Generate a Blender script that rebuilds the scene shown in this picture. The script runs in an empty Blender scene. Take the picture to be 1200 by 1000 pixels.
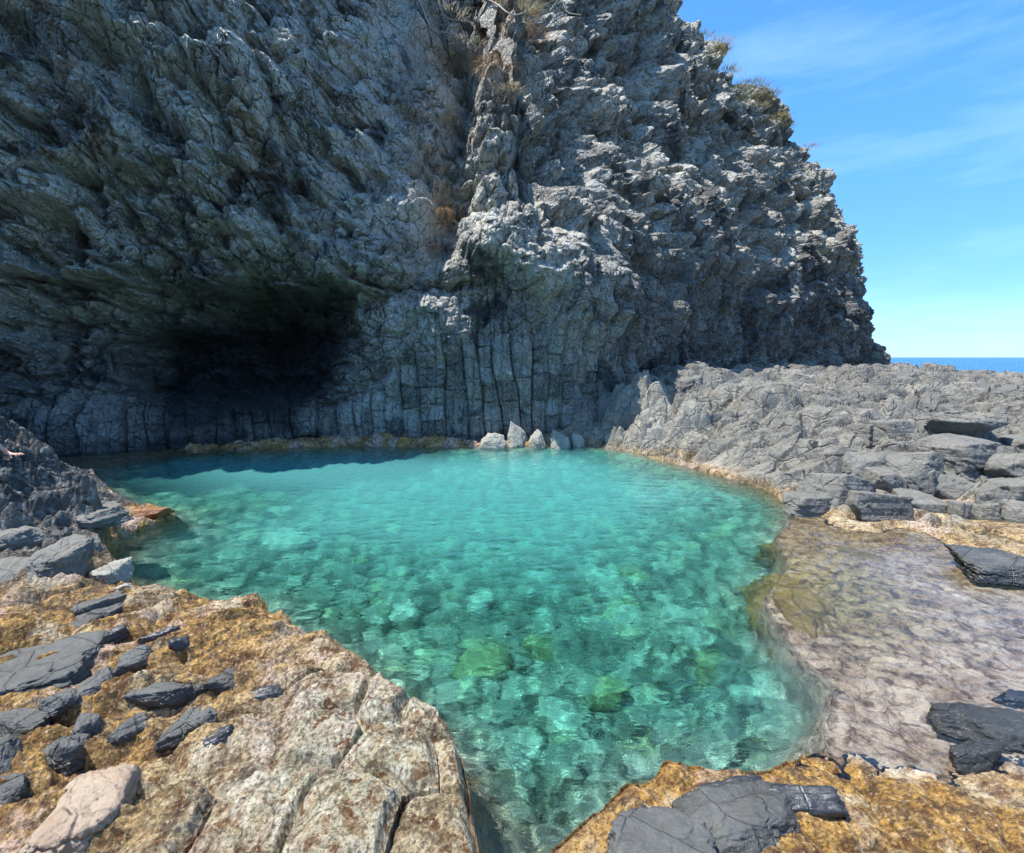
import bpy, math, random
import numpy as np
from mathutils import Vector, Matrix, Euler

random.seed(7)
F32 = np.float32
SC = bpy.context.scene
COL = SC.collection

# ------------------------------------------------------------------ camera
H = 2.1
FPX = 600.0
PITCH = math.radians(7.7)
cp, sp = math.cos(PITCH), math.sin(PITCH)

def ray(px, py):
    a, b = (px - 600.0) / FPX, (500.0 - py) / FPX
    # forward (0,cp,-sp), up (0,sp,cp)
    return Vector((a, cp + b * sp, -sp + b * cp))

def atz(px, py, z=0.0):
    d = ray(px, py)
    t = (z - H) / d.z
    return Vector((d.x * t, d.y * t, z))

def aty(px, py, Y):
    d = ray(px, py)
    t = Y / d.y
    return Vector((d.x * t, Y, H + d.z * t))

# ------------------------------------------------------------------ noise
from concurrent.futures import ThreadPoolExecutor
POOLX = ThreadPoolExecutor(4)
CH = 65536

def par(fn, x, y, *rest):
    """run fn over two coordinate arrays in chunks on all cores; fn returns one array or a tuple"""
    sh = np.shape(x)
    x = np.ascontiguousarray(x, F32).ravel(); y = np.ascontiguousarray(y, F32).ravel()
    if x.size <= CH:
        r = fn(x, y, *rest)
        return tuple(q.reshape(sh) for q in r) if isinstance(r, tuple) else r.reshape(sh)
    res = list(POOLX.map(lambda i: fn(x[i:i + CH], y[i:i + CH], *rest), range(0, x.size, CH)))
    if isinstance(res[0], tuple):
        return tuple(np.concatenate([r[k] for r in res]).reshape(sh) for k in range(len(res[0])))
    return np.concatenate(res).reshape(sh)

U = np.uint32

def hash2(ix, iy, seed):
    h = ix.astype(np.int32).view(U) * U(374761393) + iy.astype(np.int32).view(U) * U(668265263) + U((seed * 974634777) & 0xFFFFFFFF)
    h = (h ^ (h >> U(13))) * U(1274126177)
    return h ^ (h >> U(16))

def r01(h, k):
    h = h * U((2654435761 + 2 * k * 40503) & 0xFFFFFFFF) + U(k * 97531)
    h = (h ^ (h >> U(15))) * U(2246822519)
    h = h ^ (h >> U(13))
    return (h >> U(8)).astype(F32) * F32(1 / 16777216.0)

def _vn(x, y, seed):
    ix, iy = np.floor(x), np.floor(y)
    fx, fy = x - ix, y - iy
    ix, iy = ix.astype(np.int32), iy.astype(np.int32)
    u, v = fx * fx * (3 - 2 * fx), fy * fy * (3 - 2 * fy)
    a, b = r01(hash2(ix, iy, seed), 1), r01(hash2(ix + 1, iy, seed), 1)
    c, d = r01(hash2(ix, iy + 1, seed), 1), r01(hash2(ix + 1, iy + 1, seed), 1)
    return ((a + (b - a) * u) * (1 - v) + (c + (d - c) * u) * v) * 2 - 1

def _fbm(x, y, seed, octaves, gain):
    s, a, f, t = F32(0), 1.0, 1.0, 0.0
    for i in range(octaves):
        s = s + F32(a) * _vn(x * F32(f) + F32(13.7 * i), y * F32(f) - F32(7.1 * i), seed + i * 17)
        t += a; a *= gain; f *= 2.03
    return s / F32(t)

def _rid(x, y, seed, octaves):
    s, a, f, t = F32(0), 1.0, 1.0, 0.0
    for i in range(octaves):
        s = s + F32(a) * (1 - np.abs(_vn(x * F32(f) + F32(5.3 * i), y * F32(f) + F32(9.1 * i), seed + i * 31)) * 2)
        t += a; a *= 0.5; f *= 2.1
    return s / F32(t)

def vnoise(x, y, seed=0): return par(_vn, x, y, seed)
def fbm(x, y, seed=0, octaves=4, gain=0.5): return par(_fbm, x, y, seed, octaves, gain)
def ridged(x, y, seed=0, octaves=4): return par(_rid, x, y, seed, octaves)

def _vor(x, y, seed, jit):
    ix, iy = np.floor(x).astype(np.int32), np.floor(y).astype(np.int32)
    f1 = np.full(x.shape, 1e9, F32); f2 = f1.copy()
    bx = np.zeros_like(x); by = np.zeros_like(x); bh = np.zeros(x.shape, U)
    for i in (-1, 0, 1):
        for j in (-1, 0, 1):
            cx, cy = ix + i, iy + j
            h = hash2(cx, cy, seed)
            dx = cx + (F32(.5) + (r01(h, 1) - F32(.5)) * F32(jit)) - x
            dy = cy + (F32(.5) + (r01(h, 2) - F32(.5)) * F32(jit)) - y
            dx = dx.astype(F32); dy = dy.astype(F32)
            d = dx * dx + dy * dy
            m = d < f1
            f2 = np.where(m, f1, np.minimum(f2, d))
            f1 = np.where(m, d, f1)
            bx = np.where(m, dx, bx); by = np.where(m, dy, by); bh = np.where(m, h, bh)
    return np.sqrt(f1), np.sqrt(f2), bx, by, r01(bh, 3), r01(bh, 4), r01(bh, 5)

def voronoi(x, y, seed=0, jit=0.9):
    """cell noise: F1, F2, vector to the nearest cell point, three random values of that cell"""
    return par(_vor, x, y, seed, jit)

def sstep(a, b, x):
    t = np.clip((x - a) / (b - a), 0, 1)
    return (t * t * (3 - 2 * t)).astype(F32) if isinstance(t, np.ndarray) else t * t * (3 - 2 * t)

def _blk(x, y, size, stretch, ang, seed, tilt, crack, cw, bias):
    c, s = math.cos(ang), math.sin(ang)
    xx, yy = (x * F32(c) + y * F32(s)) / F32(size), (-x * F32(s) + y * F32(c)) / F32(size * stretch)
    w = F32(0.22)
    wx = xx + w * _vn(xx * F32(1.7), yy * F32(1.7), seed + 5)
    wy = yy + w * _vn(xx * F32(1.7) + 40, yy * F32(1.7), seed + 6)
    f1, f2, dx, dy, r1, r2, r3 = _vor(wx, wy, seed, .95)
    h = (r1 - F32(.5)) * 2 + F32(tilt * 2.2) * ((r2 - F32(.5 - bias[0])) * dx + (r3 - F32(.5 - bias[1])) * dy)
    ck = 1 - sstep(0, cw, f2 - f1)
    ck = ck * sstep(-.3, .3, _vn(xx * F32(.9) + 9, yy * F32(.9), seed + 8))
    return h - F32(crack) * ck * 2, r2, ck

def blocks(x, y, size, stretch, ang, seed, amp, tilt=1.0, crack=0.25, cw=0.10, bias=(0, 0)):
    """broken rock: every cell is shifted and tilted by its own amount, with a crack round it"""
    h, r, k = par(_blk, x, y, size, stretch, ang, seed, tilt, crack, cw, bias)
    return amp * h, r, k

def _rub(x, y, size, stretch, ang, seed, side, tilt, lean, top):
    c, s = math.cos(ang), math.sin(ang)
    X, Y = (x * F32(c) + y * F32(s)) / F32(size), (-x * F32(s) + y * F32(c)) / F32(size * stretch)
    X = X + F32(.16) * _vn(X * F32(1.9), Y * F32(1.9), seed + 5); Y = Y + F32(.16) * _vn(X * F32(1.9) + 40, Y * F32(1.9), seed + 6)
    ix, iy = np.floor(X).astype(np.int32), np.floor(Y).astype(np.int32)
    best = np.full(X.shape, -1e9, F32); bh = np.zeros(X.shape, U)
    for i in (-1, 0, 1):
        for j in (-1, 0, 1):
            h = hash2(ix + i, iy + j, seed)
            dx = X - (ix + i + F32(.5) + (r01(h, 1) - F32(.5))).astype(F32)
            dy = Y - (iy + j + F32(.5) + (r01(h, 2) - F32(.5))).astype(F32)
            an = (r01(h, 3) - F32(.5)) * F32(1.5)
            ca, sa = np.cos(an), np.sin(an)
            u, v = dx * ca + dy * sa, -dx * sa + dy * ca
            sz = F32(.28) + F32(.30) * r01(h, 4)
            box = np.maximum(np.maximum(np.abs(u), np.abs(v)) , (np.abs(u + v)) * F32(.78)) - sz
            val = (r01(h, 5) - F32(.5)) * 2 * F32(top) + (r01(h, 6) - F32(.5)) * F32(tilt) * u + ((r01(h, 7) - F32(.5)) * F32(tilt) + F32(lean)) * dy - F32(side) * np.maximum(box, 0)
            m = val > best
            best = np.where(m, val, best); bh = np.where(m, h, bh)
    return best, r01(bh, 8)

def rubble(x, y, size, stretch, ang, seed, side=5.0, tilt=2.0, lean=0.0, top=1.0):
    """interlocking angular blocks: the highest of many tilted flat topped boxes"""
    return par(_rub, x, y, size, stretch, ang, seed, side, tilt, lean, top)

def _cols(x, z, width, hgt, seed):
    """upright basalt columns cut by level joints: each block stands a little in or out of its neighbours"""
    q = x / F32(width) + F32(.75) * _vn(x * F32(.9), z * F32(.22), seed) + F32(.16) * _vn(x * F32(3), z * F32(1.6), seed + 1)
    ci = np.floor(q); fx = q - ci
    h = hash2(ci.astype(np.int32), ci.astype(np.int32) * 0, seed)
    t = z / F32(hgt) * (F32(.6) + F32(.9) * r01(h, 1)) + r01(h, 2) * 9 + F32(.12) * _vn(x * F32(2.5), z * F32(2.5), seed + 2)
    ti = np.floor(t); fz = t - ti
    b = hash2(ci.astype(np.int32), ti.astype(np.int32), seed + 3)
    ex = np.minimum(fx, 1 - fx) * F32(width); ez = np.minimum(fz, 1 - fz) * F32(hgt)
    on = F32(.25) + F32(.75) * (r01(b, 6) > F32(.45))
    groove = (F32(.35) + F32(.9) * r01(h, 7)) * np.exp(-(ex / F32(.022)) ** 2) + F32(.7) * on * np.exp(-(ez / F32(.020)) ** 2)
    face = (r01(h, 3) - F32(.5)) * F32(1.5) + (r01(b, 1) - F32(.5)) * on + (r01(b, 2) - F32(.5)) * F32(1.2) * (fx - F32(.5)) + (r01(b, 3) - F32(.5)) * (fz - F32(.5)) * F32(.8)
    dome = F32(.5) * (1 - (2 * fx - 1) ** 2)
    return face + dome - F32(.9) * groove, r01(b, 5)

def columns(x, z, width, hgt, seed): return par(_cols, x, z, width, hgt, seed)

def coarse(fn, X, Y, st):
    """evaluate a smooth function on every st-th grid line and fill in between"""
    n, m = X.shape
    ii = np.unique(np.append(np.arange(0, n, st), n - 1)); jj = np.unique(np.append(np.arange(0, m, st), m - 1))
    v = fn(X[np.ix_(ii, jj)], Y[np.ix_(ii, jj)])
    def up(v, src, N):
        q = np.arange(N); k = np.clip(np.searchsorted(src, q, 'right') - 1, 0, len(src) - 2)
        f = ((q - src[k]) / (src[k + 1] - src[k])).astype(F32)[:, None]
        return v[k] * (1 - f) + v[k + 1] * f
    return up(up(v, ii, n).T, jj, m).T.astype(F32)

# ------------------------------------------------------------------ mesh helpers
def grid_mesh(name, P, mat, attrs=None, smooth=False, cols=None):
    n, m = P.shape[:2]
    me = bpy.data.meshes.new(name)
    me.vertices.add(n * m)
    me.vertices.foreach_set('co', P.reshape(-1).astype(F32))
    idx = np.arange(n * m, dtype=np.int32).reshape(n, m)
    q = np.stack([idx[:-1, :-1], idx[1:, :-1], idx[1:, 1:], idx[:-1, 1:]], -1).reshape(-1, 4)
    nf = len(q)
    me.loops.add(nf * 4)
    me.loops.foreach_set('vertex_index', q.reshape(-1))
    me.polygons.add(nf)
    me.polygons.foreach_set('loop_start', np.arange(0, nf * 4, 4, dtype=np.int32))
    me.polygons.foreach_set('loop_total', np.full(nf, 4, np.int32))
    me.polygons.foreach_set('use_smooth', np.full(nf, smooth, bool))
    me.update(calc_edges=True)
    for k, v in (attrs or {}).items():
        a = me.attributes.new(k, 'FLOAT', 'POINT')
        a.data.foreach_set('value', v.reshape(-1).astype(F32))
    me.materials.append(mat)
    ob = bpy.data.objects.new(name, me)
    COL.objects.link(ob)
    return ob

def raw_mesh(name, V, Fc, mat, smooth=False, parent=None):
    me = bpy.data.meshes.new(name)
    me.from_pydata([tuple(v) for v in V], [], Fc)
    if smooth:
        me.polygons.foreach_set('use_smooth', np.ones(len(me.polygons), bool))
    me.materials.append(mat)
    ob = bpy.data.objects.new(name, me)
    COL.objects.link(ob)
    if parent is not None:
        ob.parent = parent
    return ob

def tag(o, label, cat, group=None):
    o['label'] = label
    o['category'] = cat
    if group:
        o['group'] = group
    return o

def struct(o):
    o['kind'] = 'structure'
    return o

# ------------------------------------------------------------------ materials
class NT:
    def __init__(s, name):
        s.m = bpy.data.materials.new(name)
        s.m.use_nodes = True
        s.t = s.m.node_tree
        s.t.nodes.clear()
        s.out = s.t.nodes.new('ShaderNodeOutputMaterial')
    def n(s, typ, ins=None, **kw):
        nd = s.t.nodes.new(typ)
        for k, v in kw.items():
            setattr(nd, k, v)
        for k, v in (ins or {}).items():
            if isinstance(v, bpy.types.NodeSocket):
                s.t.links.new(v, nd.inputs[k])
            else:
                nd.inputs[k].default_value = v
        return nd
    def noise(s, vec, scale, detail=6, rough=0.6, dist=0.0):
        return s.n('ShaderNodeTexNoise', {'Vector': vec, 'Scale': scale, 'Detail': detail, 'Roughness': rough, 'Distortion': dist}).outputs['Fac']
    def vor(s, vec, scale, feature='F1', out='Distance'):
        return s.n('ShaderNodeTexVoronoi', {'Vector': vec, 'Scale': scale}, feature=feature).outputs[out]
    def ramp(s, fac, lo, hi):
        nd = s.n('ShaderNodeMapRange', {'Value': fac, 'From Min': lo, 'From Max': hi})
        return nd.outputs['Result']
    def mix(s, fac, a, b, mode='MIX'):
        nd = s.t.nodes.new('ShaderNodeMix')
        nd.data_type = 'RGBA'
        nd.blend_type = mode
        for k, v in ((0, fac), (6, a), (7, b)):
            if isinstance(v, bpy.types.NodeSocket):
                s.t.links.new(v, nd.inputs[k])
            elif k == 0:
                nd.inputs[0].default_value = v
            else:
                nd.inputs[k].default_value = (*v, 1) if len(v) == 3 else v
        return nd.outputs[2]
    def math(s, op, a, b=0.0, c=None):
        ins = {0: a, 1: b}
        if c is not None:
            ins[2] = c
        return s.n('ShaderNodeMath', ins, operation=op).outputs[0]
    def attr(s, name):
        return s.n('ShaderNodeAttribute', attribute_name=name).outputs['Fac']
    def pos(s):
        return s.n('ShaderNodeNewGeometry').outputs['Position']
    def obj(s):
        return s.n('ShaderNodeTexCoord').outputs['Object']
    def mapping(s, vec, scale=(1, 1, 1), rot=(0, 0, 0)):
        return s.n('ShaderNodeMapping', {'Vector': vec, 'Scale': scale, 'Rotation': rot}).outputs[0]
    def bump(s, h, dist, strength=1.0, normal=None):
        ins = {'Height': h, 'Distance': dist, 'Strength': strength}
        if normal is not None:
            ins['Normal'] = normal
        return s.n('ShaderNodeBump', ins).outputs[0]
    def link(s, sock, name='Surface'):
        s.t.links.new(sock, s.out.inputs[name])

def principled(M, color, rough, normal=None, spec=0.5):
    ins = {'Base Color': color if isinstance(color, bpy.types.NodeSocket) else (*color, 1), 'Roughness': rough, 'Specular IOR Level': spec}
    if normal is not None:
        ins['Normal'] = normal
    b = M.n('ShaderNodeBsdfPrincipled', ins)
    M.link(b.outputs[0])
    return b

def mat_cliff():
    M = NT('cliff_basalt')
    p = M.pos()
    teal, warm, rust, lich, tint = (M.attr(k) for k in ('teal', 'warm', 'rust', 'lichen', 'tint'))
    n1, n2, n3 = M.noise(p, 0.6, 8, 0.65), M.noise(p, 4.0, 8, 0.7), M.noise(p, 18, 6, 0.7)
    c = M.mix(M.ramp(n1, .35, .65), (.22, .20, .17), (.42, .385, .32))
    c = M.mix(M.math('MULTIPLY', teal, M.ramp(n2, .2, .7)), c, (.66, .69, .60))
    c = M.mix(M.math('MULTIPLY', warm, M.ramp(n2, .3, .7)), c, (.60, .52, .40))
    c = M.mix(M.math('MULTIPLY', M.ramp(tint, .50, .75), .8), c, (.44, .445, .39))
    c = M.mix(M.math('MULTIPLY', M.ramp(tint, .50, .22), .88), c, (.050, .049, .048))
    c = M.mix(M.math('MULTIPLY', M.ramp(n3, .45, .68), .6), c, (.50, .50, .45))
    c = M.mix(M.math('MULTIPLY', M.ramp(n3, .48, .32), .6), c, (.03, .03, .035))
    # weathered rims of the broken column ends and the dark joints between them
    wp = M.n('ShaderNodeVectorMath', {0: p, 1: M.n('ShaderNodeVectorMath', {0: M.n('ShaderNodeTexNoise', {'Vector': p, 'Scale': 1.7, 'Detail': 4.0}).outputs['Color'], 1: (.55, .55, .55)}, operation='MULTIPLY').outputs[0]}, operation='ADD').outputs[0]
    e1 = M.vor(M.mapping(wp, (1, 1, .8), (0, .5, 0)), 2.9, 'DISTANCE_TO_EDGE')
    e2 = M.vor(M.mapping(wp, (1, 1, .8), (.3, .4, 0)), 7.5, 'DISTANCE_TO_EDGE')
    rim = M.math('MULTIPLY', M.math('MULTIPLY', M.ramp(e1, .16, .06), M.ramp(n2, .42, .62)), .75)
    c = M.mix(rim, c, M.mix(teal, (.44, .42, .37), (.50, .56, .52)))
    c = M.mix(M.math('MULTIPLY', M.math('MULTIPLY', M.ramp(e2, .12, .04), M.ramp(n1, .40, .62)), .5), c, (.40, .41, .37))
    c = M.mix(M.math('MULTIPLY', M.math('MULTIPLY', M.ramp(e1, .028, .010), M.ramp(n1, .46, .56)), .8), c, (.018, .018, .020))
    c = M.mix(M.math('MULTIPLY', M.math('MULTIPLY', M.ramp(e2, .028, .008), M.ramp(n1, .54, .44)), .55), c, (.025, .025, .026))
    nL = M.noise(M.mapping(p, (1, 1, .7), (.2, .5, 0)), .85, 7, .62, .8)
    c = M.mix(M.math('MULTIPLY', M.ramp(nL, .46, .37), .85), c, (.040, .042, .044))
    c = M.mix(M.math('MULTIPLY', lich, M.ramp(n2, .42, .58)), c, (.60, .58, .48))
    c = M.mix(M.math('MULTIPLY', rust, M.ramp(n2, .38, .58)), c, (.42, .20, .07))
    c = M.mix(M.math('MULTIPLY', M.attr('damp_shade'), .8), c, (.030, .032, .032))  # wet waterline rock, and shade painted into the cave and low right wall
    vc = M.n('ShaderNodeTexVoronoi', {'Vector': M.n('ShaderNodeVectorMath', {0: p, 1: M.n('ShaderNodeTexNoise', {'Vector': p, 'Scale': 3.0}).outputs['Color']}, operation='ADD').outputs[0], 'Scale': 6.0}, feature='F1').outputs['Distance']
    hh = M.math('ADD', M.math('ADD', n3, M.math('MULTIPLY', n2, 1.5)), M.math('MULTIPLY', vc, -1.2))
    hh = M.math('ADD', hh, M.math('MULTIPLY', M.ramp(e1, 0, .05), .8))
    hh = M.math('ADD', hh, M.math('MULTIPLY', M.ramp(e2, 0, .05), .35))
    nb = M.bump(hh, 0.045, .9)
    principled(M, c, M.ramp(n2, .2, .8), nb, 0.35)
    return M.m

def mat_ground():
    M = NT('rock_ground')
    p = M.pos()
    gold, under, pale, tint = (M.attr(k) for k in ('gold', 'under', 'pale', 'tint'))
    wet = M.attr('wet')
    n0, n1, n2, n3 = M.noise(p, 1.1, 8, 0.65), M.noise(p, 4.0, 8, 0.68), M.noise(p, 10, 8, 0.72, 0.6), M.noise(p, 48, 5, 0.7)
    nA, nB = M.noise(M.mapping(p, (1, 1, 1), (0, 0, .3)), 2.2, 6, .62, .5), M.noise(p, 7, 6, .65)
    # dry basalt
    g = M.mix(M.ramp(n1, .3, .7), (.105, .10, .084), (.225, .21, .172))
    g = M.mix(M.math('MULTIPLY', M.ramp(tint, .5, 1), .6), g, (.35, .325, .265))
    g = M.mix(M.math('MULTIPLY', M.ramp(tint, .45, 0), .55), g, (.11, .11, .105))
    g = M.mix(M.math('MULTIPLY', M.ramp(n3, .5, .72), .35), g, (.38, .365, .31))
    g = M.mix(M.math('MULTIPLY', M.ramp(n2, .44, .33), .6), g, (.07, .07, .068))
    wq = M.n('ShaderNodeVectorMath', {0: p, 1: M.n('ShaderNodeVectorMath', {0: M.n('ShaderNodeTexNoise', {'Vector': p, 'Scale': 1.5, 'Detail': 3.0}).outputs['Color'], 1: (.5, .5, .5)}, operation='MULTIPLY').outputs[0]}, operation='ADD').outputs[0]
    q1 = M.vor(M.mapping(wq, (1, 1.3, 1.2), (.2, 0, .4)), 1.5, 'DISTANCE_TO_EDGE'); q2 = M.vor(M.mapping(wq, (1, 1.5, 1.5), (.2, 0, .3)), 4.2, 'DISTANCE_TO_EDGE')
    g = M.mix(M.math('MULTIPLY', M.math('MULTIPLY', M.ramp(q1, .022, .008), M.ramp(n0, .42, .52)), .9), g, (.022, .021, .020))
    g = M.mix(M.math('MULTIPLY', M.math('MULTIPLY', M.ramp(q2, .028, .010), M.ramp(n0, .54, .44)), .6), g, (.035, .033, .030))
    g = M.mix(M.math('MULTIPLY', M.attr('dark'), .72), g, M.mix(M.ramp(n2, .5, .62), (.030, .031, .033), (.34, .335, .31)))
    g = M.mix(M.math('MULTIPLY', pale, M.ramp(n2, .3, .65)), g, (.42, .385, .30))
    # encrusted golden ledge
    e = M.mix(M.ramp(n2, .40, .58), (.13, .050, .006), (.50, .285, .065))
    e = M.mix(M.ramp(nA, .53, .63), e, M.mix(M.ramp(n2, .40, .54), (.24, .13, .04), (.56, .46, .29)))
    e = M.mix(M.math('MULTIPLY', M.ramp(n0, .54, .60), M.ramp(n2, .38, .5)), e, (.55, .38, .29))
    e = M.mix(M.math('MULTIPLY', pale, M.ramp(n2, .38, .52)), e, M.mix(M.ramp(nB, .4, .6), (.32, .29, .175), (.52, .48, .36)))
    vk = M.vor(M.n('ShaderNodeVectorMath', {0: p, 1: M.n('ShaderNodeTexNoise', {'Vector': p, 'Scale': 2.5}).outputs['Color']}, operation='ADD').outputs[0], 2.2, 'DISTANCE_TO_EDGE')
    e = M.mix(M.math('MULTIPLY', M.ramp(vk, .035, .008), .6), e, (.06, .035, .015))
    e = M.mix(M.math('MULTIPLY', M.ramp(nB, .46, .36), .75), e, (.07, .035, .012))
    e = M.mix(M.math('MULTIPLY', M.ramp(n3, .50, .38), .8), e, (.05, .03, .014))
    e = M.mix(M.math('MULTIPLY', M.ramp(n3, .56, .68), .6), e, (.80, .70, .50))
    sh = M.mix(M.ramp(nA, .40, .60), M.mix(M.ramp(n2, .38, .55), (.09, .05, .028), (.50, .37, .27)), M.mix(M.ramp(n2, .40, .52), (.30, .19, .12), (.85, .74, .58)))
    sh = M.mix(M.math('MULTIPLY', M.ramp(vk, .035, .008), .45), sh, (.07, .045, .04))
    e = M.mix(M.math('MULTIPLY', M.attr('shelf'), .9), e, sh)
    e = M.mix(M.math('MULTIPLY', M.attr('weedy'), .85), e, M.mix(M.ramp(n2, .40, .60), (.10, .075, .015), (.50, .42, .13)))
    c = M.mix(gold, g, e)
    # pool floor: silt covered stones, some with yellow-green weed
    tn = M.ramp(tint, .82, .97)
    u = M.mix(M.ramp(n1, .3, .7), (.30, .33, .25), (.74, .77, .60))
    u = M.mix(M.math('MULTIPLY', M.ramp(tint, .60, .20), .75), u, (.13, .16, .12))
    u = M.mix(M.math('MULTIPLY', tn, .8), u, (.60, .64, .36))
    u = M.mix(M.math('MULTIPLY', M.ramp(n3, .5, .38), .6), u, (.10, .11, .08))
    c = M.mix(under, c, u)
    h = M.math('ADD', M.math('MULTIPLY', n3, .35), n2)
    h = M.math('ADD', h, M.math('MULTIPLY', M.math('SUBTRACT', 1.0, gold), M.math('ADD', M.math('MULTIPLY', M.ramp(q1, 0, .04), .5), M.math('MULTIPLY', M.ramp(q2, 0, .05), .2))))
    nb = M.bump(h, 0.045, 1.0)
    ro = M.math('SUBTRACT', 0.85, M.math('MULTIPLY', wet, M.ramp(n2, .25, .6)))
    principled(M, c, ro, nb, 0.5)
    return M.m

def mat_rock(name, lo, hi, fleck, bumpd=0.02, rough=0.7, wetline=False, crust=None, scale=1.0):
    M = NT(name)
    p = M.pos()
    n1, n2, n3 = M.noise(p, 2.5 * scale, 8, 0.65), M.noise(p, 16 * scale, 8, 0.7), M.noise(p, 70 * scale, 4, 0.7)
    c = M.mix(M.ramp(n1, .3, .7), lo, hi)
    c = M.mix(M.math('MULTIPLY', M.ramp(n2, .5, .75), .6), c, fleck)
    if crust:
        c = M.mix(M.ramp(n2, crust[3], crust[3] + .08), c, crust[:3])
    ro = rough
    if wetline:
        z = M.n('ShaderNodeSeparateXYZ', {0: p}).outputs[2]
        k = M.ramp(M.math('ADD', z, M.math('MULTIPLY', n1, .25)), .32, .22)
        c = M.mix(M.math('MULTIPLY', k, .75), c, tuple(a * .35 for a in lo))
        ro = M.math('SUBTRACT', rough, M.math('MULTIPLY', k, rough - .16))
    ck = M.vor(M.mapping(p, (1, 1, 1.6), (.4, .2, .6)), 3.5 * scale, 'DISTANCE_TO_EDGE')
    st = M.noise(M.mapping(p, (2, 2, 14), (.5, .35, 0)), 3 * scale, 5, .6)
    nb = M.bump(M.math('ADD', M.math('ADD', n2, M.math('MULTIPLY', n3, .3)), M.math('ADD', M.math('MULTIPLY', st, .6), M.math('MULTIPLY', M.ramp(ck, .0, .025), .5))), bumpd, 0.9)
    principled(M, c, ro, nb, 0.5)
    return M.m

def mat_water():
    M = NT('pool_water')
    p = M.pos()
    turb, deep = M.attr('turb'), M.attr('deep')
    w2 = M.noise(M.mapping(p, (1, 2.0, 1), (0, 0, .35)), 14.0, 3, .6, .4)
    nb = M.bump(w2, 0.006, 0.5)
    fres = M.n('ShaderNodeFresnel', {'IOR': 1.33, 'Normal': nb}).outputs[0]
    # what the water column takes out of the light on its way through
    ex = [M.math('EXPONENT', M.math('MULTIPLY', deep, -k)) for k in (.60, .055, .075)]
    col = M.n('ShaderNodeCombineColor', {0: ex[0], 1: ex[1], 2: ex[2]}).outputs[0]
    tr = M.n('ShaderNodeBsdfRefraction', {'Color': col, 'IOR': 1.33, 'Roughness': 0.0, 'Normal': nb})
    # light scattered back by the fine silt hanging in deep water
    sc = M.n('ShaderNodeBsdfDiffuse', {'Color': (.095, .36, .345, 1), 'Normal': M.n('ShaderNodeCombineXYZ', {2: 1.0}).outputs[0]})
    facing = M.n('ShaderNodeLayerWeight', {'Blend': .5}).outputs['Facing']
    k = M.math('MULTIPLY', turb, M.math('ADD', M.math('MULTIPLY', M.ramp(facing, .52, .90), .80), .0))
    body = M.n('ShaderNodeMixShader', {0: k, 1: tr.outputs[0], 2: sc.outputs[0]})
    gl = M.n('ShaderNodeBsdfGlossy', {'Color': (1, 1, 1, 1), 'Roughness': .04, 'Normal': nb})
    top = M.n('ShaderNodeMixShader', {0: fres, 1: body.outputs[0], 2: gl.outputs[0]})
    M.link(top.outputs[0])
    return M.m

def mat_sea():
    M = NT('sea_water')
    p = M.pos()
    h = M.noise(M.mapping(p, (1, 3, 1)), .8, 6, .6)
    nb = M.bump(h, .25, .6)
    principled(M, (.004, .09, .22), .25, nb, .3)
    return M.m

def mat_plain(name, col, rough=.8, var=None, sc=20):
    M = NT(name)
    c = (*col, 1)
    if var:
        c = M.mix(M.ramp(M.noise(M.pos(), sc, 4), .35, .65), col, var)
        b = principled(M, c, rough)
    else:
        b = principled(M, col, rough)
    return M.m

MAT_CLIFF = mat_cliff()
MAT_GROUND = mat_ground()
MAT_WATER = mat_water()
MAT_SEA = mat_sea()

# ------------------------------------------------------------------ layout
POOL_PX = [(95, 552), (200, 532), (300, 526), (420, 522), (520, 524), (600, 523), (680, 521), (740, 529), (800, 546), (860, 562),
           (905, 576), (935, 600), (912, 628), (925, 660), (897, 702), (940, 770), (985, 800), (970, 850), (965, 870), (930, 886),
           (895, 905), (850, 906), (782, 903), (735, 938), (690, 972), (640, 1000), (600, 1060), (565, 1060), (560, 1000), (553, 955), (540, 915), (518, 880), (480, 848),
           (445, 812), (395, 772), (335, 742), (300, 716), (240, 713), (155, 690), (118, 655), (150, 628), (206, 604), (150, 596), (118, 575)]
POOL = np.array([[*atz(x, y, 0)[:2]] for x, y in POOL_PX])
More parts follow.
